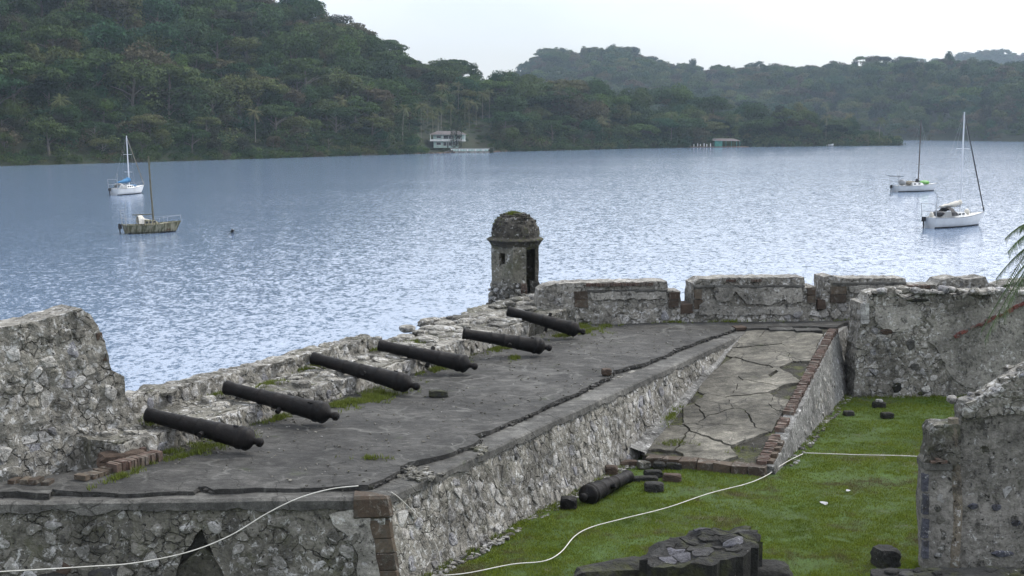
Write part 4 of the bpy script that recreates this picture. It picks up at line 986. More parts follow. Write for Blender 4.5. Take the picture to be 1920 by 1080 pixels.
stones(gw, fg.P, inn, .27, .22, M['stone'], .78, .02, (-.025, .04), 33, 250)
br = fg.uvs([(184, 625), (196, 640), (203, 668), (210, 694), (200, 705), (190, 680)])
mb = MB()
for k in range(4):
    q = fg.uv(190 + k * 3.2, 630 + k * 13); mb2 = MB(); mb2.box(fg.P(q.x - .05, q.y, -.2), (.12, .4, .12), math.atan2(fg.d.y, fg.d.x), .02); mb2.build('brick', M['rust'], gw)
# brick remains lying by its foot
bp_ = empty('fallen_brickwork', at(250, 880, 4.5), 'curb of red bricks lying on the platform below the ruined wall', 'bricks')
def brick_row(parent, p0, p1, z, w=.24, h=.07, pitch=.075, skip=0, jit=.012, dz=0, matn='brick'):
    a, b = at(*p0, z), at(*p1, z + dz); d = (b - a); n = int(d.length / pitch); rz = math.atan2(d.y, d.x)
    for i in range(n):
        if random.random() < skip: continue
        p = a.lerp(b, (i + .5) / n); mb = MB(); mb.box(p + Vector((random.uniform(-jit, jit), random.uniform(-jit, jit), h / 2 + random.uniform(-jit, jit))), (pitch * .86, w * random.uniform(.85, 1.1), h), rz + random.uniform(-.08, .08), .008); mb.build('brick', M[matn], parent)
brick_row(bp_, (150, 902), (228, 878), DZ, .3, .09, .13, 0, .015, matn='sandstone'); brick_row(bp_, (208, 887), (296, 862), DZ, .3, .17, .07)
for k in range(3): brick_row(bp_, (216 + k * 3, 866 - k * 7), (282 - k * 6, 858 - k * 7), DZ + k * .075, .28, .07, .11, .1, .03)
brick_row(bp_, (18, 905), (98, 908), DZ, .26, .08, .16, 0, .02, matn='sandstone')
rock('fallen_stone', at(228, 868, 4.5) - Vector((0, 0, .05)), (.9, .45, .3), M['rust'], 'rust brown stone lump wedged under the foot of the ruined wall', 'stone', seed=3, rz=.5)
rock('fallen_stone', at(30, 900, 4.45) - Vector((.2, 0, .05)), (.6, .45, .3), M['stone_front'], 'grey stone at the left edge beside the orange bricks', 'stone', seed=9, rz=.2)

# ---- back parapet: plinth and merlons
PA, PB = v2(at(1015, 609, DZ)), v2(at(1610, 599, DZ)); fb = Frame(PA, PB, 5, .05); lp = fb.L * 1.7
pl = empty('parapet_plinth', (*fb.P(4, DZ, -.3)[:2], DZ), 'low rubble footing along the far edge of the platform below the merlons', 'wall')
pt_ = fb.uvs([(935, 600), (1000, 580), (1060, 575), (1100, 578), (1180, 577), (1240, 577), (1290, 577), (1310, 592), (1530, 588), (1548, 576)]); 
zt = [p.y for p in pt_]
poly = [(pt_[0].x, 4.35), (lp, 4.35), (lp, 4.95)] + [tuple(p) for p in reversed(pt_)]
panel('core', fb, poly, .6, M['mortar'], pl, .10, .06, rag=.03)
stones(pl, fb.P, [(pt_[0].x + .2, 4.46), (lp - .1, 4.46), (lp - .1, 4.9), (pt_[5].x, 4.88), (pt_[2].x, 4.93), (pt_[0].x + .2, 4.7)], .36, .2, M['stone'], .8, .025, (.0, .06), 41, 90, inset=False)
fm = Frame(v2(fb.P(0, 0, -.28)), v2(fb.P(fb.L, 0, -.28)), 5.9, .01)
def merlon(pts, label, seed, bricks=None, patches=(), quoins=(), band=None, upper=None, deep=.85, w=.42, h=.24, keep=.7):
    pts = [(x, y + 5) if y < 536 else (x, y) for x, y in pts]
    o2 = fm.uvs(pts); c = sum(o2, Vector((0, 0))) / len(o2); r = empty('merlon', (*fm.P(c.x, 0, -.5)[:2], DZ), label, 'parapet', 'merlons along the far parapet')
    panel('core', fm, [tuple(p) for p in o2], deep, M['mortar'], r, .10, .035, rag=.02, seed=seed)
    used = []
    for q in patches:
        f2_ = Frame(v2(fm.P(0, 0, .025)), v2(fm.P(fm.L, 0, .025)), 5.9, .01); pp = fm.uvs(q); used.append(pp); panel('plaster_patch', f2_, [tuple(p) for p in pp], .08, M['plaster'], r, .12, .012, rag=.03, seed=seed)
    for q in quoins:
        a, b = fm.uv(q[0], q[3]), fm.uv(q[2], q[1]); n = max(1, round((b.y - a.y) / .27)); used.append([(a.x, a.y), (b.x, a.y), (b.x, b.y), (a.x, b.y)])
        for k in range(n):
            z0 = a.y + (b.y - a.y) * k / n; mb = MB(); mb.box(fm.P((a.x + b.x) / 2, z0 + (b.y - a.y) / n / 2, -.15), (b.x - a.x, .42, (b.y - a.y) / n - .02), math.atan2(fm.d.y, fm.d.x), .015); mb.build('quoin', M['sandstone'], r)
    if bricks:
        for bq in bricks:
            bq = (bq[0], bq[1] + 5, bq[2], bq[3] * .8)
            a, b = fm.uv(bq[0], bq[1]), fm.uv(bq[2], bq[1]); n = int((b.x - a.x) / .085)
            for k in range(n):
                mb = MB(); mb.box(fm.P(a.x + (k + .5) * .085, a.y, -.1 + random.uniform(0, .02)), (.066, .3, bq[3]), math.atan2(fm.d.y, fm.d.x), .006); mb.build('brick', M['brick'], r)
            used.append([(a.x, a.y - .1), (b.x, a.y - .1), (b.x, a.y + .1), (a.x, a.y + .1)])
    if upper:
        for (x0, y0, x1, y1) in upper:                                   # the set-back string course: a thin shadowing lip
            a, b = fm.uv(x0, y0), fm.uv(x1, y1); n = int((b.x - a.x) / .22) + 1; mb = MB(); vs = []
            for i in range(n + 1):
                u = a.x + (b.x - a.x) * i / n; zz = a.y + (b.y - a.y) * i / n + .012 * noise.noise(Vector((u * 3, 0, seed))); vs += [fm.P(u, zz + .03, -.05), fm.P(u, zz + .02, .06), fm.P(u, zz - .04, .06), fm.P(u, zz - .05, -.05)]
            mb.add(vs, [(i * 4 + k, i * 4 + k + 1, i * 4 + k + 5, i * 4 + k + 4) for i in range(n) for k in range(3)]); c2 = mb.build('string_course', M['coping'], r); fixn(c2.data)
    inn_ = [c + (p - c) * .95 for p in o2]
    stones(r, fm.P, inn_, w, h, M['stone'], keep, .03, (.0, .03), seed, 60, holes=[[(p[0], p[1]) for p in u] for u in used])
    return r
merlon([(1006, 602), (1010, 545), (1022, 532), (1060, 526), (1100, 525), (1180, 524), (1251, 523), (1252, 545), (1276, 546), (1277, 590)], 'long merlon joined to the domed turret, with a brick course along its top', 51,
       bricks=[(1098, 529, 1228, .12)], patches=[[(1105, 548), (1248, 547), (1248, 559), (1160, 560), (1110, 562)]], quoins=[(1077, 545, 1101, 576), (1253, 547, 1273, 577)], upper=[(1100, 545, 1250, 544)])
merlon([(1298, 596), (1296, 562), (1298, 540), (1297, 526), (1312, 518), (1380, 516), (1450, 515), (1508, 515), (1508, 535), (1530, 537), (1531, 592)], 'middle merlon with large pale plaster patches between two embrasures', 52,
       bricks=[(1408, 521, 1429, .1), (1360, 521, 1384, .1)], patches=[[(1338, 540), (1502, 539), (1503, 565), (1480, 570), (1470, 560), (1440, 572), (1400, 570), (1378, 545), (1370, 562), (1345, 566), (1338, 552)], [(1310, 572), (1335, 560), (1360, 574), (1420, 577), (1500, 574), (1500, 590), (1310, 590)]], quoins=[(1301, 542, 1316, 580), (1512, 538, 1529, 568)], upper=[(1300, 536, 1508, 536)])
merlon([(1546, 592), (1540, 560), (1544, 540), (1543, 514), (1558, 511), (1575, 517), (1640, 517), (1698, 517), (1700, 530), (1752, 529), (1756, 545), (1756, 592)], 'merlon right of the middle one, with rough dark stones at its left corner', 53,
       bricks=[(1690, 533, 1747, .12)], patches=[[(1590, 536), (1690, 533), (1690, 546), (1620, 550), (1592, 546)]], quoins=[(1556, 536, 1586, 568)], upper=[(1560, 531, 1698, 530)])
merlon([(1750, 592), (1752, 538), (1765, 520), (1790, 515), (1815, 519), (1848, 514), (1852, 524), (1860, 543), (1880, 547), (1880, 592)], 'crumbled rocky merlon stub above the tall plastered wall', 54, w=.3, h=.2, keep=.95)
merlon([(1866, 592), (1868, 545), (1875, 532), (1900, 524), (1960, 520), (2100, 518), (2100, 592)], 'rightmost broken merlon, cut off by the photo edge', 55, w=.3, h=.22, keep=.95)
for px0, px1, py, lab in ((1277, 1298, 570, 'narrow sill stone in the embrasure left of the middle merlon'), (1531, 1546, 562, 'sill stone in the embrasure right of the middle merlon')):
    a, b = fm.uv(px0, py), fm.uv(px1, py); mb = MB(); mb.box(fm.P((a.x + b.x) / 2, a.y - .15, -.35), (b.x - a.x + .02, .9, .3), math.atan2(fm.d.y, fm.d.x), .03); tag(mb.build('embrasure_sill', M['rust']), lab, 'stone')
rock('fallen_stone', at(1296, 600, DZ), (.5, .4, .35), M['stone_front'], 'dark stone at the foot of the left embrasure', 'stone', seed=5)

# ---- turret
TC = at(966, 579, 4.75); TC = Vector((TC.x, TC.y + .85, 4.75)); tw = empty('sentry_turret', TC, 'domed stone sentry turret with a doorway, overlooking the bay', 'turret')
toc = math.atan2(TC.x, TC.y)
def TP(ang, r, z): a = R(ang) - toc * 0; return TC + Vector((math.sin(a) * r, -math.cos(a) * r, z * .935))
AN = [-76, -5, 27, 76, 122, 180, 235]; R0 = .80; RI = .67
def shell(z0, z1, r0, r1, mat, name, skip=(), holes={}, ri=RI, dsp=.012):
    nseg = 8
    for k in range(len(AN)):
        if k in skip: continue
        a0, a1 = AN[k], AN[(k + 1) % len(AN)] + (360 if k == len(AN) - 1 else 0); L_ = 1.
        hs_ = holes.get(k, []); P0, P1 = TP(a0, 1, 0), TP(a1, 1, 0)
        v, fs = triang([Vector(p) for p in ragged([(0, 0), (1, 0), (1, (z1 - z0)), (0, (z1 - z0))], .1, 0)], hs_, .1, k)
        def fo(p, z0=z0, z1=z1, a0=a0, a1=a1):
            r = r0 + (r1 - r0) * p.y / (z1 - z0); q = TP(a0, r, z0 + p.y).lerp(TP(a1, r, z0 + p.y), p.x); c = q - TC; c.z = 0
            w = 0 if p.x in (0, 1) else 1; return q + c.normalized() * (fbm(q, 4) * dsp * 2)
        def fi(p, z0=z0, a0=a0, a1=a1): return TP(a0, ri, z0 + p.y).lerp(TP(a1, ri, z0 + p.y), p.x)
        vs, F = solid(v, fs, fo, fi); mb = MB(); mb.v = vs; mb.f = F; o = mb.build(name, mat, tw); fixn(o.data)
win = [(.36, .62), (.36, 1.12), (.66, 1.12), (.66, .62)]
win = [(.34, .52), (.34, 1.0), (.63, 1.0), (.63, .64), (.5, .62)]
shell(.88, 2.12, .79, .79, M['turret'], 'upper_wall', skip=(2,), holes={0: [win], 4: [[(.35, .5), (.35, .9), (.6, .9), (.6, .5)]]})
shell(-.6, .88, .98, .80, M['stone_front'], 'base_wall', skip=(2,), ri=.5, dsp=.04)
# doorway: sill and lintel in the open face
def face2(z0, z1, name, mat, r0=.79, ri=RI):
    vs = [TP(AN[2], r0, z0), TP(AN[3], r0, z0), TP(AN[3], ri, z0), TP(AN[2], ri, z0), TP(AN[2], r0, z1), TP(AN[3], r0, z1), TP(AN[3], ri, z1), TP(AN[2], ri, z1)]
    mb = MB(); mb.add(vs, [(3, 2, 1, 0), (4, 5, 6, 7), (0, 1, 5, 4), (1, 2, 6, 5), (2, 3, 7, 6), (3, 0, 4, 7)]); mb.build(name, mat, tw)
face2(-.5, .30, 'doorstep', M['stone_front'], .9, .2); face2(2.02, 2.12, 'lintel', M['dome'], .79)
def tring(name, prof, mat, n=28, dsp=.03, sub=1, smooth=False):
    vs = []; 
    for r, z in prof:
        for k in range(n):
            a = 360 * k / n; q = TP(a, r, z); c = Vector((q.x - TC.x, q.y - TC.y, .3)).normalized() if r > .02 else Vector((0, 0, 1)); vs.append(q + c * dsp * (fbm(q, 5) + noise.noise(q * 14) * .5) if 0 < r else q)
    fs = [(i * n + k, i * n + (k + 1) % n, (i + 1) * n + (k + 1) % n, (i + 1) * n + k) for i in range(len(prof) - 1) for k in range(n)]
    mb = MB(); mb.add(vs, fs); o = mb.build(name, mat, tw, smooth); fixn(o.data); return o
tring('cornice', [(.50, 2.12), (.80, 2.12), (.83, 2.2), (.93, 2.32), (.90, 2.36), (.78, 2.42), (.5, 2.44)], M['dome'], 40, .018)
pf = [(.80, 2.38)] + [(.77 * math.cos(a) ** .62 + .01, 2.44 + .76 * math.sin(a)) for a in [i * math.pi / 2 / 12 for i in range(12)]] + [(.12, 3.21), (.09, 3.27), (.03, 3.29), (.001, 3.29)]
tring('dome', pf, M['dome'], 44, .05)
# stone courses of the dome
nr = 0
for j in range(7):
    a = (j + .5) * math.pi / 2 / 8; r = .77 * math.cos(a) ** .62; z = 2.46 + .76 * math.sin(a); n = int(6.28 * r / .2)
    for k in range(n):
        if random.random() < .25: continue
        ang = 360 * (k + .5 * (j % 2)) / n; q = TP(ang, r, z); mb = MB(); mb.box(TP(ang, r - .03, z), (.15, .09, .08), R(ang), .022); mb.build('stone', M['dome'], tw)
stones(tw, lambda u, z, o_: TP(u * 180 / math.pi / .85, .86 + (.16 * (0.7 - z) if z < .7 else 0) + o_ + .02, z), [(-1.15, -.3), (.38, -.3), (.38, .84), (-1.15, .84)], .2, .15, M['stone_front'], .85, .02, (-.03, .04), 61, 80)
for k in range(9):
    q = TP(20, .78, .35 + k * .062); mb = MB(); mb.box(q, (.2, .12, .045), R(20), .008); mb.build('brick', M['brick'], tw)
tp_ = []
for i in range(900):
    a = random.uniform(-170, 170); r = abs(random.gauss(0, .32)); q = TP(a, min(r, .6), 3.22 - r * r * .9 - .03); tp_.append(q + Vector((-.08, 0, 0)))
blades('dome_weeds', tp_, .10, .02, M['weed'], tw, 1.4, 2)
bpts = [TP(random.uniform(-90, 90), .88, 2.3 + random.uniform(-.02, .05)) for _ in range(60)]
blades('cornice_moss', bpts, .05, .02, M['weed'], tw, 1.5, 2)

# ---- ramp
Lf, Rt_, Rf = ST_(9.95, .62), at(1562, 621, DZ - .03), at(1425, 868, 3.0)
L1 = ST_(19.0, .03); R1 = v2(Rt_); R0_ = v2(Rf)
zf0, zf1 = 2.95, 4.46
def rz_(p):
    a = v2(p) - Lf; d = ((L1 + R1) / 2 - (Lf + R0_) / 2); k = a.dot(d) / d.dot(d); return min(4.47, zf0 + (zf1 - zf0) * k)
rm = empty('stone_ramp', (*((Lf + R0_) / 2), 2.8), 'cracked concrete ramp rising from the lawn to the cannon platform', 'ramp')
rpoly = [Lf, R0_, R1 + (R1 - R0_).normalized() * .5, L1 + Dv * .8]
hpanel('bed', rpoly, 0, 1.9, M['crackfill'], rm, .3, .03, rag=0, zf=lambda p: rz_(p) - .045)
dr = ((L1 + R1) / 2 - (Lf + R0_) / 2).normalized(); nr_ = Vector((dr.y, -dr.x))
def RP(u, v, o=0): p = (Lf + R0_) / 2 + dr * v + nr_ * u; return Vector((p.x, p.y, rz_(p) + o))
Lr = ((L1 + R1) / 2 - (Lf + R0_) / 2).length
def to_uv(p): q = v2(p) - (Lf + R0_) / 2; return Vector((q.dot(nr_), q.dot(dr)))
inner = [to_uv(p) for p in (Lf + Nv * .0, R0_ - nr_ * .12, R1 - nr_ * .12 + (R1 - R0_).normalized() * .45, L1 + Dv * .75)]
holes_px = [[(1480, 660), (1505, 644), (1512, 652), (1492, 666)], [(1405, 755), (1430, 730), (1450, 722), (1462, 705), (1470, 688), (1478, 692), (1470, 722), (1450, 740), (1430, 755)], [(1440, 704), (1455, 694), (1460, 698), (1445, 708)]]
def rpx(x, y):
    r = ray(x, y); lo, hi = 10., 60.
    for _ in range(40):
        m_ = (lo + hi) / 2; q = Vector((0, 0, CAMH)) + r * (m_ / r.y)
        if q.z > rz_(q): lo = m_
        else: hi = m_
    return to_uv(q)
holes_uv = [[rpx(*q) for q in h] for h in holes_px]
rr = random.Random(77); cnt = 0
def slabcells(poly, w, h, seed, gap):
    for p, c in cells(poly, w, h, seed, .46):
        for i in range(4):
            a, b = poly[i], poly[(i + 1) % 4]; n = Vector((b - a).yx) if False else Vector(((b - a).y, -(b - a).x)); 
            if n.dot(sum(poly, Vector((0, 0))) / 4 - a) > 0: n = -n
            c = clip(c, n, a.dot(n))
            if len(c) < 3: break
        if len(c) >= 3: yield p, c
for p, c in slabcells(inner, 1.0, 1.25, 5, 0):
    ctr = sum(c, Vector((0, 0))) / len(c)
    g = .013 if ctr.y > 3.5 else .028; dz_ = rr.uniform(-.012, .02)
    # shrink and roughen the outline
    out_ = []
    for i in range(len(c)):
        a, b = c[i], c[(i + 1) % len(c)]; n_ = max(1, int((b - a).length / .09))
        for k in range(n_):
            q = a.lerp(b, k / n_); dq = Vector((noise.noise(Vector((q.x * 4, q.y * 4, 0))), noise.noise(Vector((q.x * 4, q.y * 4, 9))))) * .09
            if abs(q.x - inner[0].x) < .3 or abs(q.x - inner[1].x) < .2 or ctr.y > Lr - 1.2 or ctr.y < .6: dq *= .25
            q = q + dq; out_.append(q + (ctr - q).normalized() * g)
    if len(out_) < 4: continue
    hh = [h for h in holes_uv if sum(inside(q, out_) for q in h) == len(h)]
    v, fs = triang(out_, hh, .2, cnt)
    def tf(q): w_ = RP(q.x, q.y); return w_ + Vector((0, 0, dz_ + fbm(w_, 1.8) * .022))
    vs, F = solid(v, fs, tf, lambda q: RP(q.x, q.y, -.10)); mb = MB(); mb.v = vs; mb.f = F; o = mb.build('slab', M['ramp'], rm); fixn(o.data); cnt += 1
fl_ = MB(); pv = []; nn_ = 40
for i in range(nn_ + 1):
    f = i / nn_; s_ = 10.0 + (19.0 - 10.0) * f; c_ = Lf.lerp(L1, f); z_ = rz_(c_) if i else 2.95; w_ = ST_(s_, .30 * (1 - f) + .0)
    k_ = .02 * noise.noise(Vector((s_ * 2, 1, 1))); pv += [(w_.x - .1, w_.y, z_ + .10 * (1 - f) + .02), (w_.x + k_, w_.y, z_ + .07 * (1 - f) + .015), (c_.x + .05 + k_ * 2, c_.y, z_ + .012 + .3 * abs(k_)), (c_.x + .07, c_.y, z_ - .1)]
fl_.add(pv, [(i * 4 + k, i * 4 + k + 1, i * 4 + k + 5, i * 4 + k + 4) for i in range(nn_) for k in range(3)]); o = fl_.build('fillet', M['plaster2'], rm); fixn(o.data)
# brick curb on its open side
nb = int(Lr / .083)
for i in range(nb):
    v_ = (i + .5) / nb * (R1 - R0_).length; f = v_ / (R1 - R0_).length
    if .16 < f < .20 or .27 < f < .31: continue
    p = R0_.lerp(R1, f); drr = math.atan2((R1 - R0_).y, (R1 - R0_).x); nn = Vector(((R1 - R0_).y, -(R1 - R0_).x)).normalized()
    p = p + nn * .03; up = .05 if f > .31 else .03
    mb = MB(); mb.box((p.x + random.uniform(-.008, .008), p.y, rz_(p) + up * .5 + random.uniform(-.012, .01)), (.079, random.uniform(.19, .27), .12), drr, .008, ry=0); mb.build('brick', M['brick'], rm)
# mortar fillet left of bricks + sandstone toe blocks
a, b = ST_(9.8, .8), R0_ + Vector((.12, -.12)); k = 7
for i in range(k):
    f0, f1_ = i / k, (i + 1) / k; c = a.lerp(b, (f0 + f1_) / 2); mb = MB(); L_ = (b - a).length / k
    mb.box((c.x, c.y - .05, 2.86), (L_ * random.uniform(.93, .98), .36, .2), math.atan2((b - a).y, (b - a).x) + random.uniform(-.02, .02), .02); mb.build('toe_block', M['sandstone'], rm)
for i in range(4):
    c = R0_.lerp(R1, .02 + i * .035); mb = MB(); mb.box((c.x + .1, c.y, rz_(c) - .02), (.26, .36, .16), math.atan2((R1 - R0_).y, (R1 - R0_).x), .02); mb.build('toe_block', M['sandstone'], rm)
# its plastered side wall
fs_ = Frame(v2(R0_) + nr_ * .06, v2(R1) + nr_ * .16 , 4.45, .17)
sw = empty('ramp_side_wall', (*fs_.P(4, 3, 0)[:2], 2.7), 'triangular plastered wall carrying the open side of the ramp', 'wall')
up_ = lambda u: rz_(fs_.P(u, 3, 0)) + .0
pu = [(0, 2.3), (fs_.L + 1.9, 2.3), (fs_.L + 1.9, 4.4), (fs_.L, up_(fs_.L) - .03)] + [(fs_.L * (1 - i / 12), up_(fs_.L * (1 - i / 12)) - .03) for i in range(1, 12)] + [(0, 2.95)]
panel('core', fs_, pu, .35, M['plaster2'], sw, .1, .02, rag=.012)
stones(sw, fs_.P, [(.8, 2.6), (fs_.L + 1.2, 2.45), (fs_.L + 1.2, 4.3), (fs_.L * .95, 4.2)], .24, .24, M['stone'], .34, .03, (-.01, .014), 71, 120)
# top lintel slabs of the platform over the ramp
for i, (x0, x1, y) in enumerate(((1378, 1398, 617), (1400, 1440, 618), (1443, 1490, 620), (1492, 1540, 622))):
    a, b = at(x0, y, 4.47), at(x1, y - .5, 4.47); mb = MB(); c = (a + b) / 2; mb.box((c.x, c.y + .15, 4.475), ((b - a).length, .45, .09), math.atan2((b - a).y, (b - a).x), .01); mb.build('top_slab', M['rust'] if i == 0 else M['deck'], rm)

# ---- tall plastered wall on the right
RA, RB = v2(at(1616, 744, 2.6)), v2(at(1800, 741, 2.6)); f3_ = Frame(RA, RB, 5.6, .05)
tw3 = empty('curtain_wall', (*f3_.P(3, 2.6, -.3)[:2], 2.6), 'tall patchy plastered wall closing the lawn, with a slanting red roof scar', 'wall')
o3 = f3_.uvs([(1598, 760), (2300, 750), (2300, 540), (1915, 545), (1880, 549), (1830, 547), (1800, 554), (1765, 551), (1740, 547), (1718, 551), (1700, 560), (1680, 549), (1650, 547), (1632, 552), (1626, 566), (1613, 568), (1613, 606), (1607, 640)])
panel('core', f3_, [tuple(p) for p in o3], .9, M['mortar'], tw3, .11, .035, rag=.025)
inn = f3_.uvs([(1618, 745), (1800, 745), (2050, 745), (2050, 570), (1900, 562), (1620, 568)])
patch1 = f3_.uvs([(1730, 590), (1760, 600), (1800, 590), (1860, 570), (2050, 560), (2050, 745), (1850, 745), (1810, 725), (1780, 700), (1760, 660), (1740, 640), (1750, 612)])
f3b = Frame(v2(f3_.P(0, 5.6, .03)), v2(f3_.P(f3_.L, 5.6, .03)), 5.6, .05)
panel('plaster_patch', f3b, [tuple(p) for p in patch1], .08, M['plaster'], tw3, .14, .02, rag=.06, seed=2)
p2 = f3_.uvs([(1640, 575), (1720, 572), (1728, 600), (1700, 622), (1660, 620), (1640, 600)])
panel('plaster_patch', f3b, [tuple(p) for p in p2], .08, M['plaster'], tw3, .14, .02, rag=.05, seed=3)
stones(tw3, f3_.P, inn, .27, .21, M['stone'], .72, .03, (-.004, .03), 81, 260, holes=[[(p.x, p.y) for p in patch1], [(p.x, p.y) for p in p2]])
# red scar
a, b = f3_.uv(1792, 628), f3_.uv(1990, 536); n = 34
for i in range(n):
    if i % 9 == 4: continue
    p = a.lerp(b, i / n); mb = MB(); q = f3_.P(p.x, p.y, .05); mb.box(q + Vector((0, random.uniform(-.02, .03), random.uniform(-.03, .03))), (random.uniform(.1, .2), .12, random.uniform(.04, .09)), math.atan2(f3_.d.y, f3_.d.x), .02, ry=-math.atan2(b.y - a.y, b.x - a.x)); mb.build('roof_tile', M['redtile'], tw3)
for q in ((1628, 572), (1620, 590), (1624, 600)):
    pass
for k in range(5):
    p = f3_.uv(1621, 572 + k * 7.6); mb = MB(); mb.box(f3_.P(p.x, p.y, -.1), (.24, .34, .115), math.atan2(f3_.d.y, f3_.d.x), .012); mb.build('quoin', M['whitestone'], tw3)
for (x, y, w_, h_, m_) in ((1682, 727, .36, .36, 'blackstone'), (1728, 738, .26, .14, 'blackstone'), (1722, 563, .85, .12, 'blackstone'), (1662, 640, .3, .3, 'plaster2'), (1708, 646, .3, .42, 'coping'), (1715, 688, .35, .28, 'coping'), (1662, 622, .5, .22, 'rust')):
    p = f3_.uv(x, y); c = [Vector((p.x + math.cos(k * .785) * w_ / 2 * random.uniform(.8, 1.1), p.y + math.sin(k * .785) * h_ / 2 * random.uniform(.8, 1.1))) for k in range(8)]
    r = stone_mesh_parts(c, p, f3_.P, .01, .045, random.Random(1)); mb = MB(); mb.add(*r[:2]); mb.build('patch_stone', M[m_], tw3)
for i in range(26):
    px = 1640 + i * 11; p = f3_.uv(px, 550); k = random.uniform(.12, .3); q = f3_.P(p.x, 0, -.35 + random.uniform(-.2, .2)); q.z = f3_.uv(px, 549 if px < 1800 else 551).y - .03
    o = rock('top_rubble', q, (k * 1.6, k * 1.1, k * .8), M['stone'], seed=i, rz=random.uniform(0, 3), sub=1, rough=.2); o.parent = tw3; o.location = o.location - wloc(tw3)

# ---- near wall and pier on the right
NA, NB = v2(atY(1718, 1000, 21.4)), v2(atY(1796, 1000, 21.4)); f4 = Frame(NA, NB, 6, .0)
pr4 = empty('gate_pier', (*f4.P(.3, 2.8, -.3)[:2], 2.8), 'rubble topped plastered pier beside the near right wall', 'pier')
c4 = f4.uvs([(1733, 1125), (1786, 1125), (1788, 1000), (1787, 872), (1734, 874), (1731, 950), (1734, 1060)])
panel('shaft', f4, [tuple(p) for p in c4], .38, M['darkplaster'], pr4, .08, .03, rag=.015)
c4 = f4.uvs([(1735, 876), (1732, 866), (1738, 859), (1742, 828), (1742, 808), (1750, 797), (1768, 795), (1799, 795), (1799, 876)])
f4b = Frame(v2(f4.P(0, 0, .03)), v2(f4.P(f4.L, 0, .03)), 6, 0)
panel('rough_head', f4b, [tuple(p) for p in c4], .40, M['mortar_front'], pr4, .06, .07, rag=.02)
stones(pr4, f4b.P, f4.uvs([(1746, 854), (1747, 805), (1784, 803), (1784, 854)]), .14, .1, M['stone_front'], .9, .015, (.0, .06), 91, 60)
stones(pr4, f4.P, f4.uvs([(1742, 1060), (1742, 885), (1780, 885), (1780, 1060)]), .2, .17, M['stone_front'], .6, .03, (-.005, .03), 92, 60)
mb = MB(); p, q = f4.uv(1732, 870), f4.uv(1782, 876); mb.box(f4.P((p.x + q.x) / 2, p.y - .03, -.15), (q.x - p.x + .02, .44, .1), 0, .012); mb.build('ledge', M['coping'], pr4)
for k, (y, h_) in enumerate(((905, .3), (945, .36), (990, .34), (1030, .3))):
    p = f4.uv(1733, y); mb = MB(); mb.box(f4.P(p.x + .02, p.y, -.02), (.1, .12, h_), 0, .012); mb.build('quoin', M['bluestone'], pr4)
for k in range(3):
    p = f4.uv(1748 + k * 9, 864 - (k % 2) * 4); mb = MB(); mb.box(f4.P(p.x, p.y, 0.02), (.1, .2, .045), 0, .01); mb.build('brick', M['brick'], pr4)
p, q = f4.uv(1789, 785), f4.uv(1789, 1120); mb = MB(); mb.tube([f4.P(p.x, p.y, -.05), f4.P(q.x + .0, (p.y + q.y) / 2, -.05), f4.P(q.x - .02, q.y, -.05)], [.09, .095, .1], 10); mb.build('corner_roll', M['rollplaster'], pr4)
near_w = empty('garden_wall', (*f4.P(1.5, 2.8, -.5)[:2], 2.8), 'near plastered wall with a raked broken top at the right edge', 'wall')
YS = 8
f5 = Frame(v2(f4.P(0, 0, -.12)), v2(f4.P(f4.L, 0, -.12)), 6, 0)
o5 = f5.uvs([(1796, 1125), (2150, 1125), (2150, 572), (1990, 652), (1930, 688), (1918, 696), (1880, 720), (1850, 740), (1826, 752), (1808, 756), (1802, 770), (1804, 788), (1800, 810)])
panel('core', f5, [tuple(p) for p in o5], .38, M['darkplaster'], near_w, .09, .03, rag=.03)
f5b = Frame(v2(f5.P(0, 0, .06)), v2(f5.P(f5.L, 0, .06)), 6, 0)
o5b = f5.uvs([(1806, 788), (1802, 768), (1808, 754), (1828, 748), (1852, 737), (1882, 717), (1920, 693), (1932, 685), (1992, 649), (2150, 569), (2150, 640), (1990, 740), (1920, 775), (1880, 778), (1840, 782)])
panel('rough_crest', f5b, [tuple(p) for p in o5b], .42, M['mortar'], near_w, .07, .06, rag=.03)
stones(near_w, f5b.P, f5.uvs([(1800, 776), (1798, 756), (1824, 744), (1860, 724), (1930, 680), (1990, 644), (1990, 700), (1930, 720), (1870, 750), (1835, 774)]), .17, .09, M['stone'], .8, .02, (.0, .05), 93, 80)
stones(near_w, f5.P, f5.uvs([(1800, 1120), (2000, 1120), (2000, 790), (1800, 790)]), .3, .22, M['stone_front'], .34, .06, (-.012, .012), 94, 60)
for (x, y, w_, h_) in ((1824, 949, .22, .13), (1868, 951, .2, .15), (1905, 980, .22, .14), (1880, 1038, .45, .14)):
    p = f5.uv(x, y); c = [Vector((p.x + math.cos(k * .785) * w_ / 2 * random.uniform(.85, 1.1), p.y + math.sin(k * .785) * h_ / 2 * random.uniform(.85, 1.1))) for k in range(8)]
    r = stone_mesh_parts(c, p, f5.P, .01, .045, random.Random(1)); mb = MB(); mb.add(*r[:2]); mb.build('block', M['bluestone'], near_w)
for i in range(18):
    px = 1800 + i * 11; py = lerp1(px, [(1800, 758), (1850, 740), (1930, 688), (1990, 652), (2150, 572)]); p = f5.uv(px, py); k = random.uniform(.08, .16)
    o = rock('crest_stone', f5.P(p.x, p.y - .06, -.25 + random.uniform(-.2, .3)), (k * 1.8, k * 1.3, k), M['stone'], seed=i + 40, rz=random.uniform(0, 3), sub=1, rough=.25); o.parent = near_w; o.location = o.location - wloc(near_w)
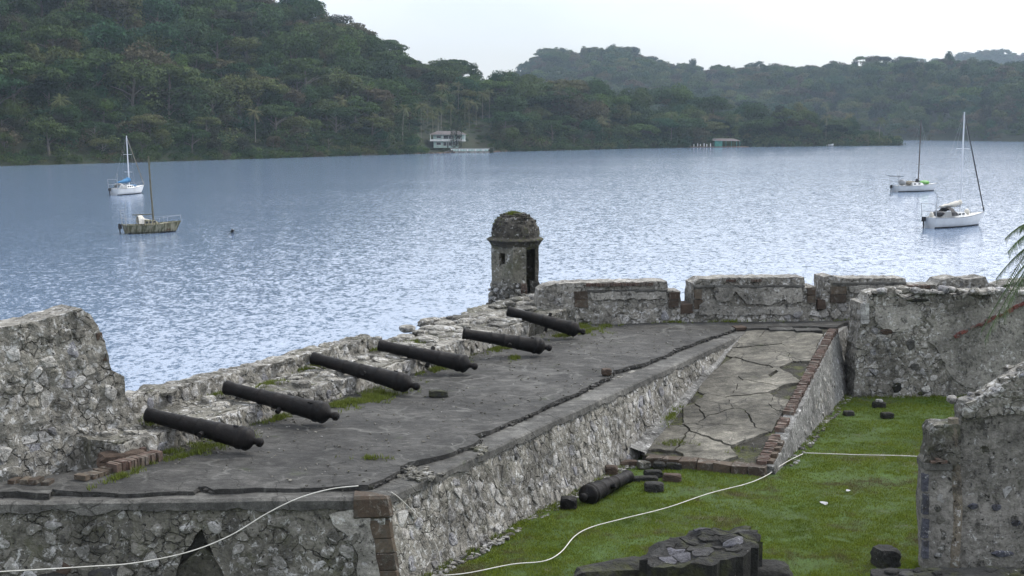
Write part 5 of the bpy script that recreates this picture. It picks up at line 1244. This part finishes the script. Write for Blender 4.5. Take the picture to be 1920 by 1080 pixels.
# mossy ledge below
hpanel('mossy_ledge', [v2(at(1632, 1066, 3.5)), v2(at(2100, 1060, 3.5)), v2(at(2100, 1130, 3.5)), v2(at(1655, 1130, 3.5))], 3.5, 1.4, M['blackstone'], None, .1, .05, rag=.03)
tag(bpy.data.objects['mossy_ledge'], 'low mossy black masonry ledge in the bottom right corner', 'ledge')
le = bpy.data.objects['mossy_ledge']
stones(le, lambda x, y, o_: Vector((x, y, 3.5 + o_)), [v2(at(1640, 1069, 3.5)), v2(at(1960, 1064, 3.5)), v2(at(1960, 1120, 3.5)), v2(at(1650, 1120, 3.5))], .3, .2, M['blackstone'], .8, .03, (.01, .05), 95, 40, inset=False)

# ---- dark fallen masonry in the foreground
def prism(name, toppx, z, thick, mat, parent=None, tilt=None, seed=0, res=.12, disp=.04, rag=.03):
    pts = [v2(at(x, y, z)) for x, y in toppx]
    return hpanel(name, pts, z, thick, mat, parent, res, disp, seed, rag, zf=tilt, sc=2.2)
fbk = prism('fallen_masonry', [(1202, 1030), (1226, 1012), (1290, 993), (1312, 986), (1408, 992), (1426, 1010), (1422, 1030), (1335, 1054), (1235, 1050)], 3.75, 1.2, M['blackstone'], None, lambda p: 3.72 + .09 * (p.x - 3.2), res=.09, disp=.10, rag=.08)
tag(fbk, 'big dark fallen block of paved masonry on the lawn at the bottom edge', 'stone')
stones(fbk, lambda x, y, o_: Vector((x, y, 3.72 + .09 * (x - 3.2) + .02 + o_ + fbm(Vector((x, y, 3.72 + .09 * (x - 3.2))), 2.2) * .10)), [v2(at(x, y, 3.75)) for x, y in ((1212, 1030), (1300, 993), (1402, 996), (1414, 1016), (1335, 1046), (1240, 1043))], .34, .24, M['blacktile'], .92, .010, (.0, .012), 101, 90, name='paver', inset=False)
rock('fallen_stone', at(1430, 1085, 3.1) - Vector((0, 0, .2)), (1.0, .6, .5), M['blackstone'], 'flat mossy black stone right of the fallen masonry block', 'stone', seed=12, rz=.1, rough=.1)
rock('fallen_stone', at(1150, 1075, 3.2) - Vector((0, 0, .35)), (1.5, .55, .55), M['blackstone'], 'long dark rubble tongue left of the fallen masonry block', 'stone', seed=13, rz=.35, rough=.2)
rock('fallen_stone', at(1360, 996, 3.2) - Vector((0, -.1, .38)), (.8, .3, .35), M['blackstone'], 'dark stone lying just behind the fallen masonry block', 'stone', seed=14, rz=.0, rough=.15)
rock('fallen_stone', at(1660, 1064, gz(0, 22.5)) - Vector((0, 0, .03)), (.40, .40, .42), M['blackstone'], 'squarish black stone standing on the grass near the mossy ledge', 'stone', seed=15, rz=.3, box=.85, rough=.05)
for i, (x, y, sx, sy, sz, lab) in enumerate(((15, 1078, 1.2, .6, .5, 'black mossy boulder in the bottom left corner'), (215, 1090, .9, .5, .45, 'black boulder at the bottom edge crossed by the white rope'), (95, 1112, .8, .6, .4, 'dark rock at the bottom edge between the two black boulders'))):
    rock('boulder', at(x, y, 3.0) + Vector((0, 0, -.1)), (sx, sy, sz), M['blackstone'], lab, 'rock', seed=20 + i, rz=i, rough=.14)
bpy.data.objects['boulder'].location.y -= 0
# ---- stones on the lawn
SM = [((1066, 955), .34, .3, .30, 'iron', 'rusty iron stump of stone standing left of the fallen cannon'), ((1146, 890), .3, .25, .25, 'rust', 'red brown stone behind the breech of the fallen cannon'), ((1176, 872), .5, .2, .14, 'rust', 'flat rusty slab leaning between retaining wall and fallen cannon'),
      ((1207, 876), .3, .22, .18, 'mortar_front', 'pale mossy stone nearest the ramp foot'), ((1236, 880), .28, .25, .2, 'blackstone', 'dark stone in the middle of the rubble heap, back row'), ((1263, 880), .38, .22, .2, 'blackstone', 'dark block touching the ramp toe'),
      ((1225, 895), .42, .22, .2, 'blackstone', 'dark oblong block on the near side of the rubble heap'), ((1208, 902), .62, .2, .14, 'blackstone', 'long dark flat block on the left of the rubble heap'), ((1260, 902), .42, .2, .2, 'rust', 'rusty block with a dark end in the rubble heap'), ((1226, 920), .42, .28, .22, 'blackstone', 'dark block lying nearest the lawn rope'),
      ((1648, 764), .38, .3, .2, 'blackstone', 'dark stone with a white top near the curtain wall'), ((1663, 783), .34, .25, .18, 'blackstone', 'small dark stone on the grass below its white topped neighbour'), ((1591, 778), .3, .2, .15, 'blackstone', 'small dark stone beside the ramp side wall'), ((1502, 866 - 25), .2, .12, .06, 'blackstone', 'flat stone chip where the lawn rope turns')]
for i, ((x, y), a, b, h, m_, lab) in enumerate(SM):
    p = at(x, y, 2.78); p = at(x, y, gz(p.x, p.y)); rock('loose_stone', p - Vector((0, 0, .02)), (a, b, h), M[m_], lab, 'stone', seed=50 + i, rz=random.uniform(-.4, .4), box=.75, rough=.09)
p = at(1648, 764, 2.65); rock('loose_stone', p + Vector((0, .0, .16)), (.2, .16, .08), M['whitestone'], 'small white stone lying on top of a dark one by the curtain wall', 'stone', seed=90)
for (x, y), lab, m_, sz in (((822, 743), 'dark squared stone lying on the platform beside the third cannon from the front', 'blackstone', (.44, .28, .16)), ((1137, 703), 'small brown brick lump at the broken slab edge', 'rust', (.24, .2, .17))):
    rock('loose_stone', at(x, y, DZ), sz, M[m_], lab, 'stone', seed=int(x), rz=.1, box=.85, rough=.04)
# rubble fragments along the foot of the retaining wall and at the slab break
mb = MB()
for i in range(520):
    u = random.uniform(.3, 10); p = fr1.P(u, 2.8, random.uniform(.0, .3) ** 1.0); k = random.uniform(.015, .07); mb.box((p.x, p.y, gz(p.x, p.y) + k * .2), (k * 1.5, k, k * .7), random.uniform(0, 3), k * .2)
for i in range(260):
    u = random.uniform(1, fs_.L + .6); p = fs_.P(u, 2.75, random.uniform(0, .25)); k = random.uniform(.015, .06); mb.box((p.x, p.y, gz(p.x, p.y) + k * .2), (k * 1.5, k, k * .7), random.uniform(0, 3), k * .2)
tag(mb.build('wall_foot_rubble', M['stone_front']), kind='stuff')
mb = MB()
for i in range(60):
    p = at(random.gauss(775, 16), random.gauss(888, 6), 4.42); k = random.uniform(.03, .09); mb.box((p.x, p.y, 4.42 + k * .2), (k * 1.8, k, k * .5), random.uniform(0, 3), k * .2)
for i in range(30):
    p = at(random.gauss(900, 7), random.gauss(842, 5), 4.42); k = random.uniform(.03, .07); mb.box((p.x, p.y, 4.42 + k * .2), (k * 1.8, k, k * .5), random.uniform(0, 3), k * .2)
tag(mb.build('slab_rubble', M['mortar_front']), kind='stuff')

mb = MB()
for i in range(1500):
    s_, t_ = random.uniform(-.5, 19), random.choice((random.uniform(-5, -.6), -5.1 + abs(random.gauss(0, .35)))); p = ST_(s_, t_)
    k = random.uniform(.008, .035); mb.box((p.x, p.y, DZ + .012), (k * 1.6, k, k * .6), random.uniform(0, 3), k * .2)
tag(mb.build('deck_grit', M['mortar_front']), kind='stuff')
# ------------------------------------------------------------------ cannons
CANP = [(0, .10), (0, .155), (.03, .165), (.05, .165), (.09, .150), (.14, .155), (.16, .150), (.20, .142), (.60, .152), (.78, .157), (.80, .172), (.83, .172), (.85, .160), (1.15, .172), (1.17, .188), (1.20, .188), (1.22, .178), (1.58, .192), (1.60, .208), (1.64, .210), (1.66, .198), (1.98, .214), (2.06, .218), (2.08, .238), (2.14, .240), (2.16, .225), (2.20, .222), (2.24, .238), (2.28, .238), (2.33, .20), (2.38, .12), (2.42, .075), (2.46, .065), (2.50, .09), (2.54, .098), (2.58, .09), (2.61, .05), (2.62, .001)]
def cannon_parts():
    n = 26; vs = []; 
    for x, r in CANP:
        for k in range(n):
            a = 6.28318 * k / n; q = Vector((x, r * math.cos(a), r * math.sin(a))); vs.append(q * 1 + Vector((0, q.y, q.z)) * .03 * noise.noise(q * 7))
    fs = [(i * n + k, (i + 1) * n + k, (i + 1) * n + (k + 1) % n, i * n + (k + 1) % n) for i in range(len(CANP) - 1) for k in range(n)]
    cut = 29; brl = mesh(vs[:n * 32], [f for f in fs if max(f) < n * 32], True); fixn(brl)
    cas = mesh([v for v in vs[n * 31:]], [tuple(i - n * 31 for i in f) for f in fs if min(f) >= n * 31], True); fixn(cas)
    b = MB(); bore = [(0.0, .10), (0, .075), (.45, .07), (.45, .001)]; vv = [Vector((x, r * math.cos(6.28318 * k / n), r * math.sin(6.28318 * k / n))) for x, r in bore for k in range(n)]
    b.add(vv, [(i * n + k, (i + 1) * n + k, (i + 1) * n + (k + 1) % n, i * n + (k + 1) % n) for i in range(3) for k in range(n)]); bo = mesh(b.v, b.f)
    tr = MB(); tr.tube([(1.36, .17, -.03), (1.36, .30, -.03)], .055, 12); trn = mesh([v - Vector((1.36, 0, -.03)) for v in tr.v], tr.f)
    vt = MB(); vt.box((0, 0, 0), (.09, .05, .03)); ven = mesh(vt.v, vt.f)
    for me in (brl, cas, trn, ven, bo): me.materials.append(M['iron'])
    return brl, cas, trn, ven, bo
CM = cannon_parts()
def cannon(mz, br_, roll, label, group):
    """mz, br_: axis points at muzzle face and cascabel end"""
    r = empty('cannon', mz, label, 'cannon', group); d = br_ - mz; L_ = d.length; k = L_ / 2.62
    x = d.normalized(); z = Vector((0, 0, 1)); y = z.cross(x).normalized(); z = x.cross(y)
    from mathutils import Matrix, Quaternion
    mt = Matrix((x, y, z)).transposed(); q = mt.to_quaternion() @ Quaternion((1, 0, 0), roll); r.rotation_mode = 'QUATERNION'; r.rotation_quaternion = q; r.scale = (k, .93, .93)
    for nm, me, lc, rz in (('barrel', CM[0], (0, 0, 0), 0), ('cascabel', CM[1], (0, 0, 0), 0), ('bore', CM[4], (0, 0, 0), 0), ('trunnion', CM[2], (1.36, 0, -.03), 0), ('trunnion', CM[2], (1.36, 0, -.03), math.pi), ('vent_patch', CM[3], (1.99, 0, .222), 0)):
        o = bpy.data.objects.new(nm, me); COL.objects.link(o); o.parent = r; o.location = lc; o.rotation_euler = (0, 0, rz)
CAN = [((276, 777), (494, 831), 'nearest cannon, its muzzle beside the ruined wall', .1), ((423, 726), (636, 782), 'cannon second from the ruined wall, muzzle over the ledge paving', .5), ((586, 671), (787, 726), 'cannon third from the ruined wall, breech in the long grass', -.3),
       ((711, 647), (896, 688), 'cannon fourth from the ruined wall, just behind the one in long grass', .9), ((868, 625), (1035, 653), 'flatter lying cannon second from the turret', .2), ((952, 583), (1098, 623), 'farthest cannon, its muzzle raised in front of the domed turret', 1.2)]
for (m0, b0, lab, ro) in CAN:
    bz = DZ + .215; B = at(*b0, bz); B = B + Vector((0, 0, 0)); best = None
    for i in range(120):
        z = 4.8 + i * .01; A = at(*m0, z); sA, tA = st_of(A); sB, tB = st_of(B)
        if tA > -5.16: q = A.lerp(B, .08)
        else: q = B.lerp(A, (-5.14 - tB) / (tA - tB))
        need = lz(v2(q)) + .157 + (.06 if tA > -5.3 else 0); e = abs(q.z - need)
        if best is None or e < best[0]: best = (e, A)
    A = best[1]; print('cannon', lab[:20], round((A - B).length, 2), round(A.z, 2), [round(v, 2) for v in st_of(A)])
    cannon(A, B, ro, lab, 'iron cannons resting along the parapet')
g_ = gz(1.5, 26)
cannon(at(1178, 893, g_ + .17), at(1090, 934, g_ + .2), .4, 'cannon lying on the grass against the foot of the retaining wall', 'cannon on the lawn')

# ------------------------------------------------------------------ ropes
def rope(pts, r, label, name='rope'):
    P = []
    for i in range(len(pts) - 1):
        p0, p1, p2, p3 = pts[max(i - 1, 0)], pts[i], pts[i + 1], pts[min(i + 2, len(pts) - 1)]
        for k in range(6):
            t = k / 6; P.append(.5 * ((2 * p1) + (p2 - p0) * t + (2 * p0 - 5 * p1 + 4 * p2 - p3) * t * t + (3 * p1 - p0 - 3 * p2 + p3) * t ** 3))
    P.append(pts[-1]); mb = MB(); mb.tube(P, r, 6); tag(mb.build(name, M['rope'], None, True), label, 'rope')
lp_ = [(832, 1079), (880, 1074), (960, 1058), (1020, 1052), (1052, 1035), (1078, 1005), (1110, 988), (1170, 972), (1250, 952), (1330, 925), (1400, 907), (1438, 891), (1462, 874), (1484, 861), (1505, 851)]
rope([at(x, y, gz(0, at(x, y, 2.8).y) + .075) for x, y in lp_], .010, 'white rope snaking over the lawn from the bottom edge to the ramp corner')
rope([at(x, y, gz(0, at(x, y, 2.8).y) + .07) for x, y in ((1505, 849), (1560, 851), (1620, 853), (1680, 854), (1730, 856), (1790, 857))], .010, 'straight white rope across the grass from the ramp corner to the pier')
rp_ = [((-60, 1076), 19.), ((0, 1072), 19.2), ((90, 1067), 19.4), ((170, 1062), 19.6), ((250, 1056), 19.8), ((350, 1036), 20.), ((430, 1005), 20.2), ((500, 963), 20.4), ((560, 934), 20.55), ((620, 917), 20.7), ((672, 911), 20.75)]
rope([atY(x, y, Y) for (x, y), Y in rp_], .010, 'white rope sagging in front of the mossy front wall up to the rusty corner stone')
fh = Frame(v2(fr1.A), v2(fr1.P(fr1.L, 0, 0)), 4.4, .2)
hq = [fr1.uv(x, y) for x, y in ((728, 922), (742, 932), (765, 954), (790, 985), (806, 1010), (817, 1035), (822, 1058), (823, 1085))]
rope([fr1.P(p.x, p.y, .06) for p in hq], .008, 'thin white rope looping down the retaining wall from the corner stone')

# ------------------------------------------------------------------ grass
def lawn_pts(n):
    a = []
    while len(a) < n:
        px = np.random.uniform(760, 1920, 4000); py = np.random.uniform(735, 1085, 4000)
        for x, y in zip(px, py):
            z = 2.75; p = at(x, y, z); z = gz(p.x, p.y); p = at(x, y, z)
            s, t = st_of(p)
            if t < .38 and s < 10: continue
            if t < .36: continue
            u = v2(p) - R0_; q = (u.dot(dr), u.dot(nr_))
            if -.25 < q[0] < 12 and q[1] < .42: continue
            if p.y > 37.55: continue
            if fbm(Vector((p.x, p.y, 0)), .8) < -.28 and random.random() < .75: continue
            p.z = z + fbm(Vector((p.x, p.y, z)), .8) * .05 - .01; a.append((p.x, p.y, p.z))
            if len(a) >= n: break
    return a
lp0 = lawn_pts(90000)
blades('grass', lp0, .042, .013, M['grass'], None, .9, 4)
wd = []
def patch(px, py, rx, ry, z, n, ang=0.):
    c_a, s_a = math.cos(R(ang)), math.sin(R(ang))
    for i in range(n):
        a = random.uniform(0, 6.28); r = min(1.7, abs(random.gauss(0, .62))); u, v = math.cos(a) * r * rx, math.sin(a) * r * ry; p = at(px + u * c_a - v * s_a, py + u * s_a + v * c_a, z)
        zz = z(p) if callable(z) else z
        if noise.noise(Vector((p.x * 3, p.y * 3, 0))) < -.12: continue
        wd.append((p.x, p.y, zz + .0))
for a in ((400, 832, 68, 10, 500, -8), (350, 855, 60, 5, 160, -10), (520, 785, 45, 5, 200, -15), (700, 745, 62, 11, 1500, -14), (640, 758, 40, 5, 400, -14), (830, 690, 45, 5, 350, -14), (935, 655, 38, 5, 450, -8), (1095, 615, 35, 7, 800, 10), (1060, 630, 50, 4, 250, -5), (1140, 612, 30, 3, 100, 0),
          (965, 672, 12, 4, 80, 0), (690, 860, 40, 3, 60, 0), (300, 855, 40, 8, 300, -15), (1260, 605, 40, 2, 120, 0), (1360, 602, 40, 3, 250, 0), (1440, 598, 60, 4, 600, 0), (1530, 592, 60, 7, 1800, 0), (1590, 591, 25, 6, 800, 0), (230, 893, 60, 5, 200, -20)):
    patch(*a[:4], DZ + .01, a[4], a[5])
for a in ((430, 738, 30, 3, 300, -8), (505, 722, 28, 4, 260, -10), (590, 688, 45, 5, 500, -8), (700, 655, 25, 3, 260, -5), (780, 642, 30, 5, 400, -8), (845, 622, 30, 5, 350, 0), (900, 600, 35, 5, 500, 0), (285, 790, 16, 6, 250, 0), (730, 655, 30, 3, 160, 0), (950, 590, 25, 4, 200, 0)):
    patch(*a[:4], 4.94, a[4], a[5])
for a in ((1270, 830, 40, 6, 3.0, 160, 0), (1390, 845, 25, 4, 3.0, 80, 0), (1260, 780, 25, 8, 3.4, 160, -45)):
    patch(a[0], a[1], a[2], a[3], a[4] + .05, a[5], a[6])
for fr_, u0, u1, n_ in ((fr1, .2, 9.7, 420), (fs_, .8, fs_.L + 1, 260), (f3_, 0, 4.5, 260)):
    for i in range(n_):
        u = random.uniform(u0, u1)
        if noise.noise(Vector((u * 1.3, 4, 4))) < -.05: continue
        p = fr_.P(u, 2.75, abs(random.gauss(.03, .06))); wd.append((p.x, p.y, gz(p.x, p.y) + .01))
blades('weed_tufts', wd, .075, .016, M['weed'], None, .8, 5)
# puddle glints on the lawn
for px, py, w_, lab in ((1545, 946, .11, 'small bright puddle in the lawn, the nearer one'), (1590, 921, .07, 'tiny puddle in the lawn just beyond the brighter one')):
    p = at(px, py, 2.8); p.z = gz(p.x, p.y) + .045; mb = MB(); mb.add([p + Vector((math.cos(a) * w_ * random.uniform(.4, 1), math.sin(a) * w_ * 1.6 * random.uniform(.4, 1), 0)) for a in [i * .52 for i in range(12)]], [tuple(range(12))]); tag(mb.build('puddle', M['puddle']), lab, 'puddle')

# ------------------------------------------------------------------ palm at the right edge
pb = atY(1990, 440, 34.); pt = empty('near_palm', (pb.x, pb.y, 2.5), 'palm whose fronds reach in at the right edge of the photo', 'palm tree')
rr = random.Random(4); mb = MB(); mb.tube([(pb.x + .3, pb.y, 2.), (pb.x + .2, pb.y, 5), pb], [.2, .15, .13], 8); mb.build('trunk', M['palmbark'], pt)
for i in range(26):
    a = i * 2.4; el = rr.uniform(-.6, 1.1); L_ = rr.uniform(1.7, 2.3); c = MB(); side = Vector((-math.sin(a), math.cos(a), 0)); ce, se = math.cos(el), math.sin(el)
    def q(t): return pb + Vector((math.cos(a) * ce * L_ * t, math.sin(a) * ce * L_ * t, se * L_ * t - .75 * t * t * L_))
    c.tube([q(k / 8) for k in range(9)], [.02 * (1 - k / 9) + .004 for k in range(9)], 4, False)
    for k in range(46):
        t = .08 + .92 * k / 46; p = q(t); ax = (q(min(1, t + .03)) - p).normalized() if t < .97 else (p - q(t - .03)).normalized()
        for s_ in (-1, 1):
            w = .42 * math.sin(min(1., t * 1.2 + .15) * 2.6) + .06; tip = p + side * s_ * w * .75 + ax * w * .55 + Vector((0, 0, -w * rr.uniform(.2, .7))); b = len(c.v)
            c.v += [p - ax * .024, p + ax * .024, tip]; c.f.append((b, b + 1, b + 2))
    c.build('frond', M['nearpalm'], pt)

# ------------------------------------------------------------------ air
mb = MB(); mb.box((0, 1280, 118), (6400, 2760, 246)); hz_ = mb.build('haze', None); tag(hz_, kind='stuff')
m = bpy.data.materials.new('haze air'); m.use_nodes = True; t = m.node_tree; t.nodes.clear(); o_ = t.nodes.new('ShaderNodeOutputMaterial'); v_ = t.nodes.new('ShaderNodeVolumePrincipled')
v_.inputs['Color'].default_value = (.66, .82, 1, 1); v_.inputs['Density'].default_value = .00011; v_.inputs['Anisotropy'].default_value = 0.0; t.links.new(v_.outputs[0], o_.inputs['Volume']); hz_.data.materials.append(m)
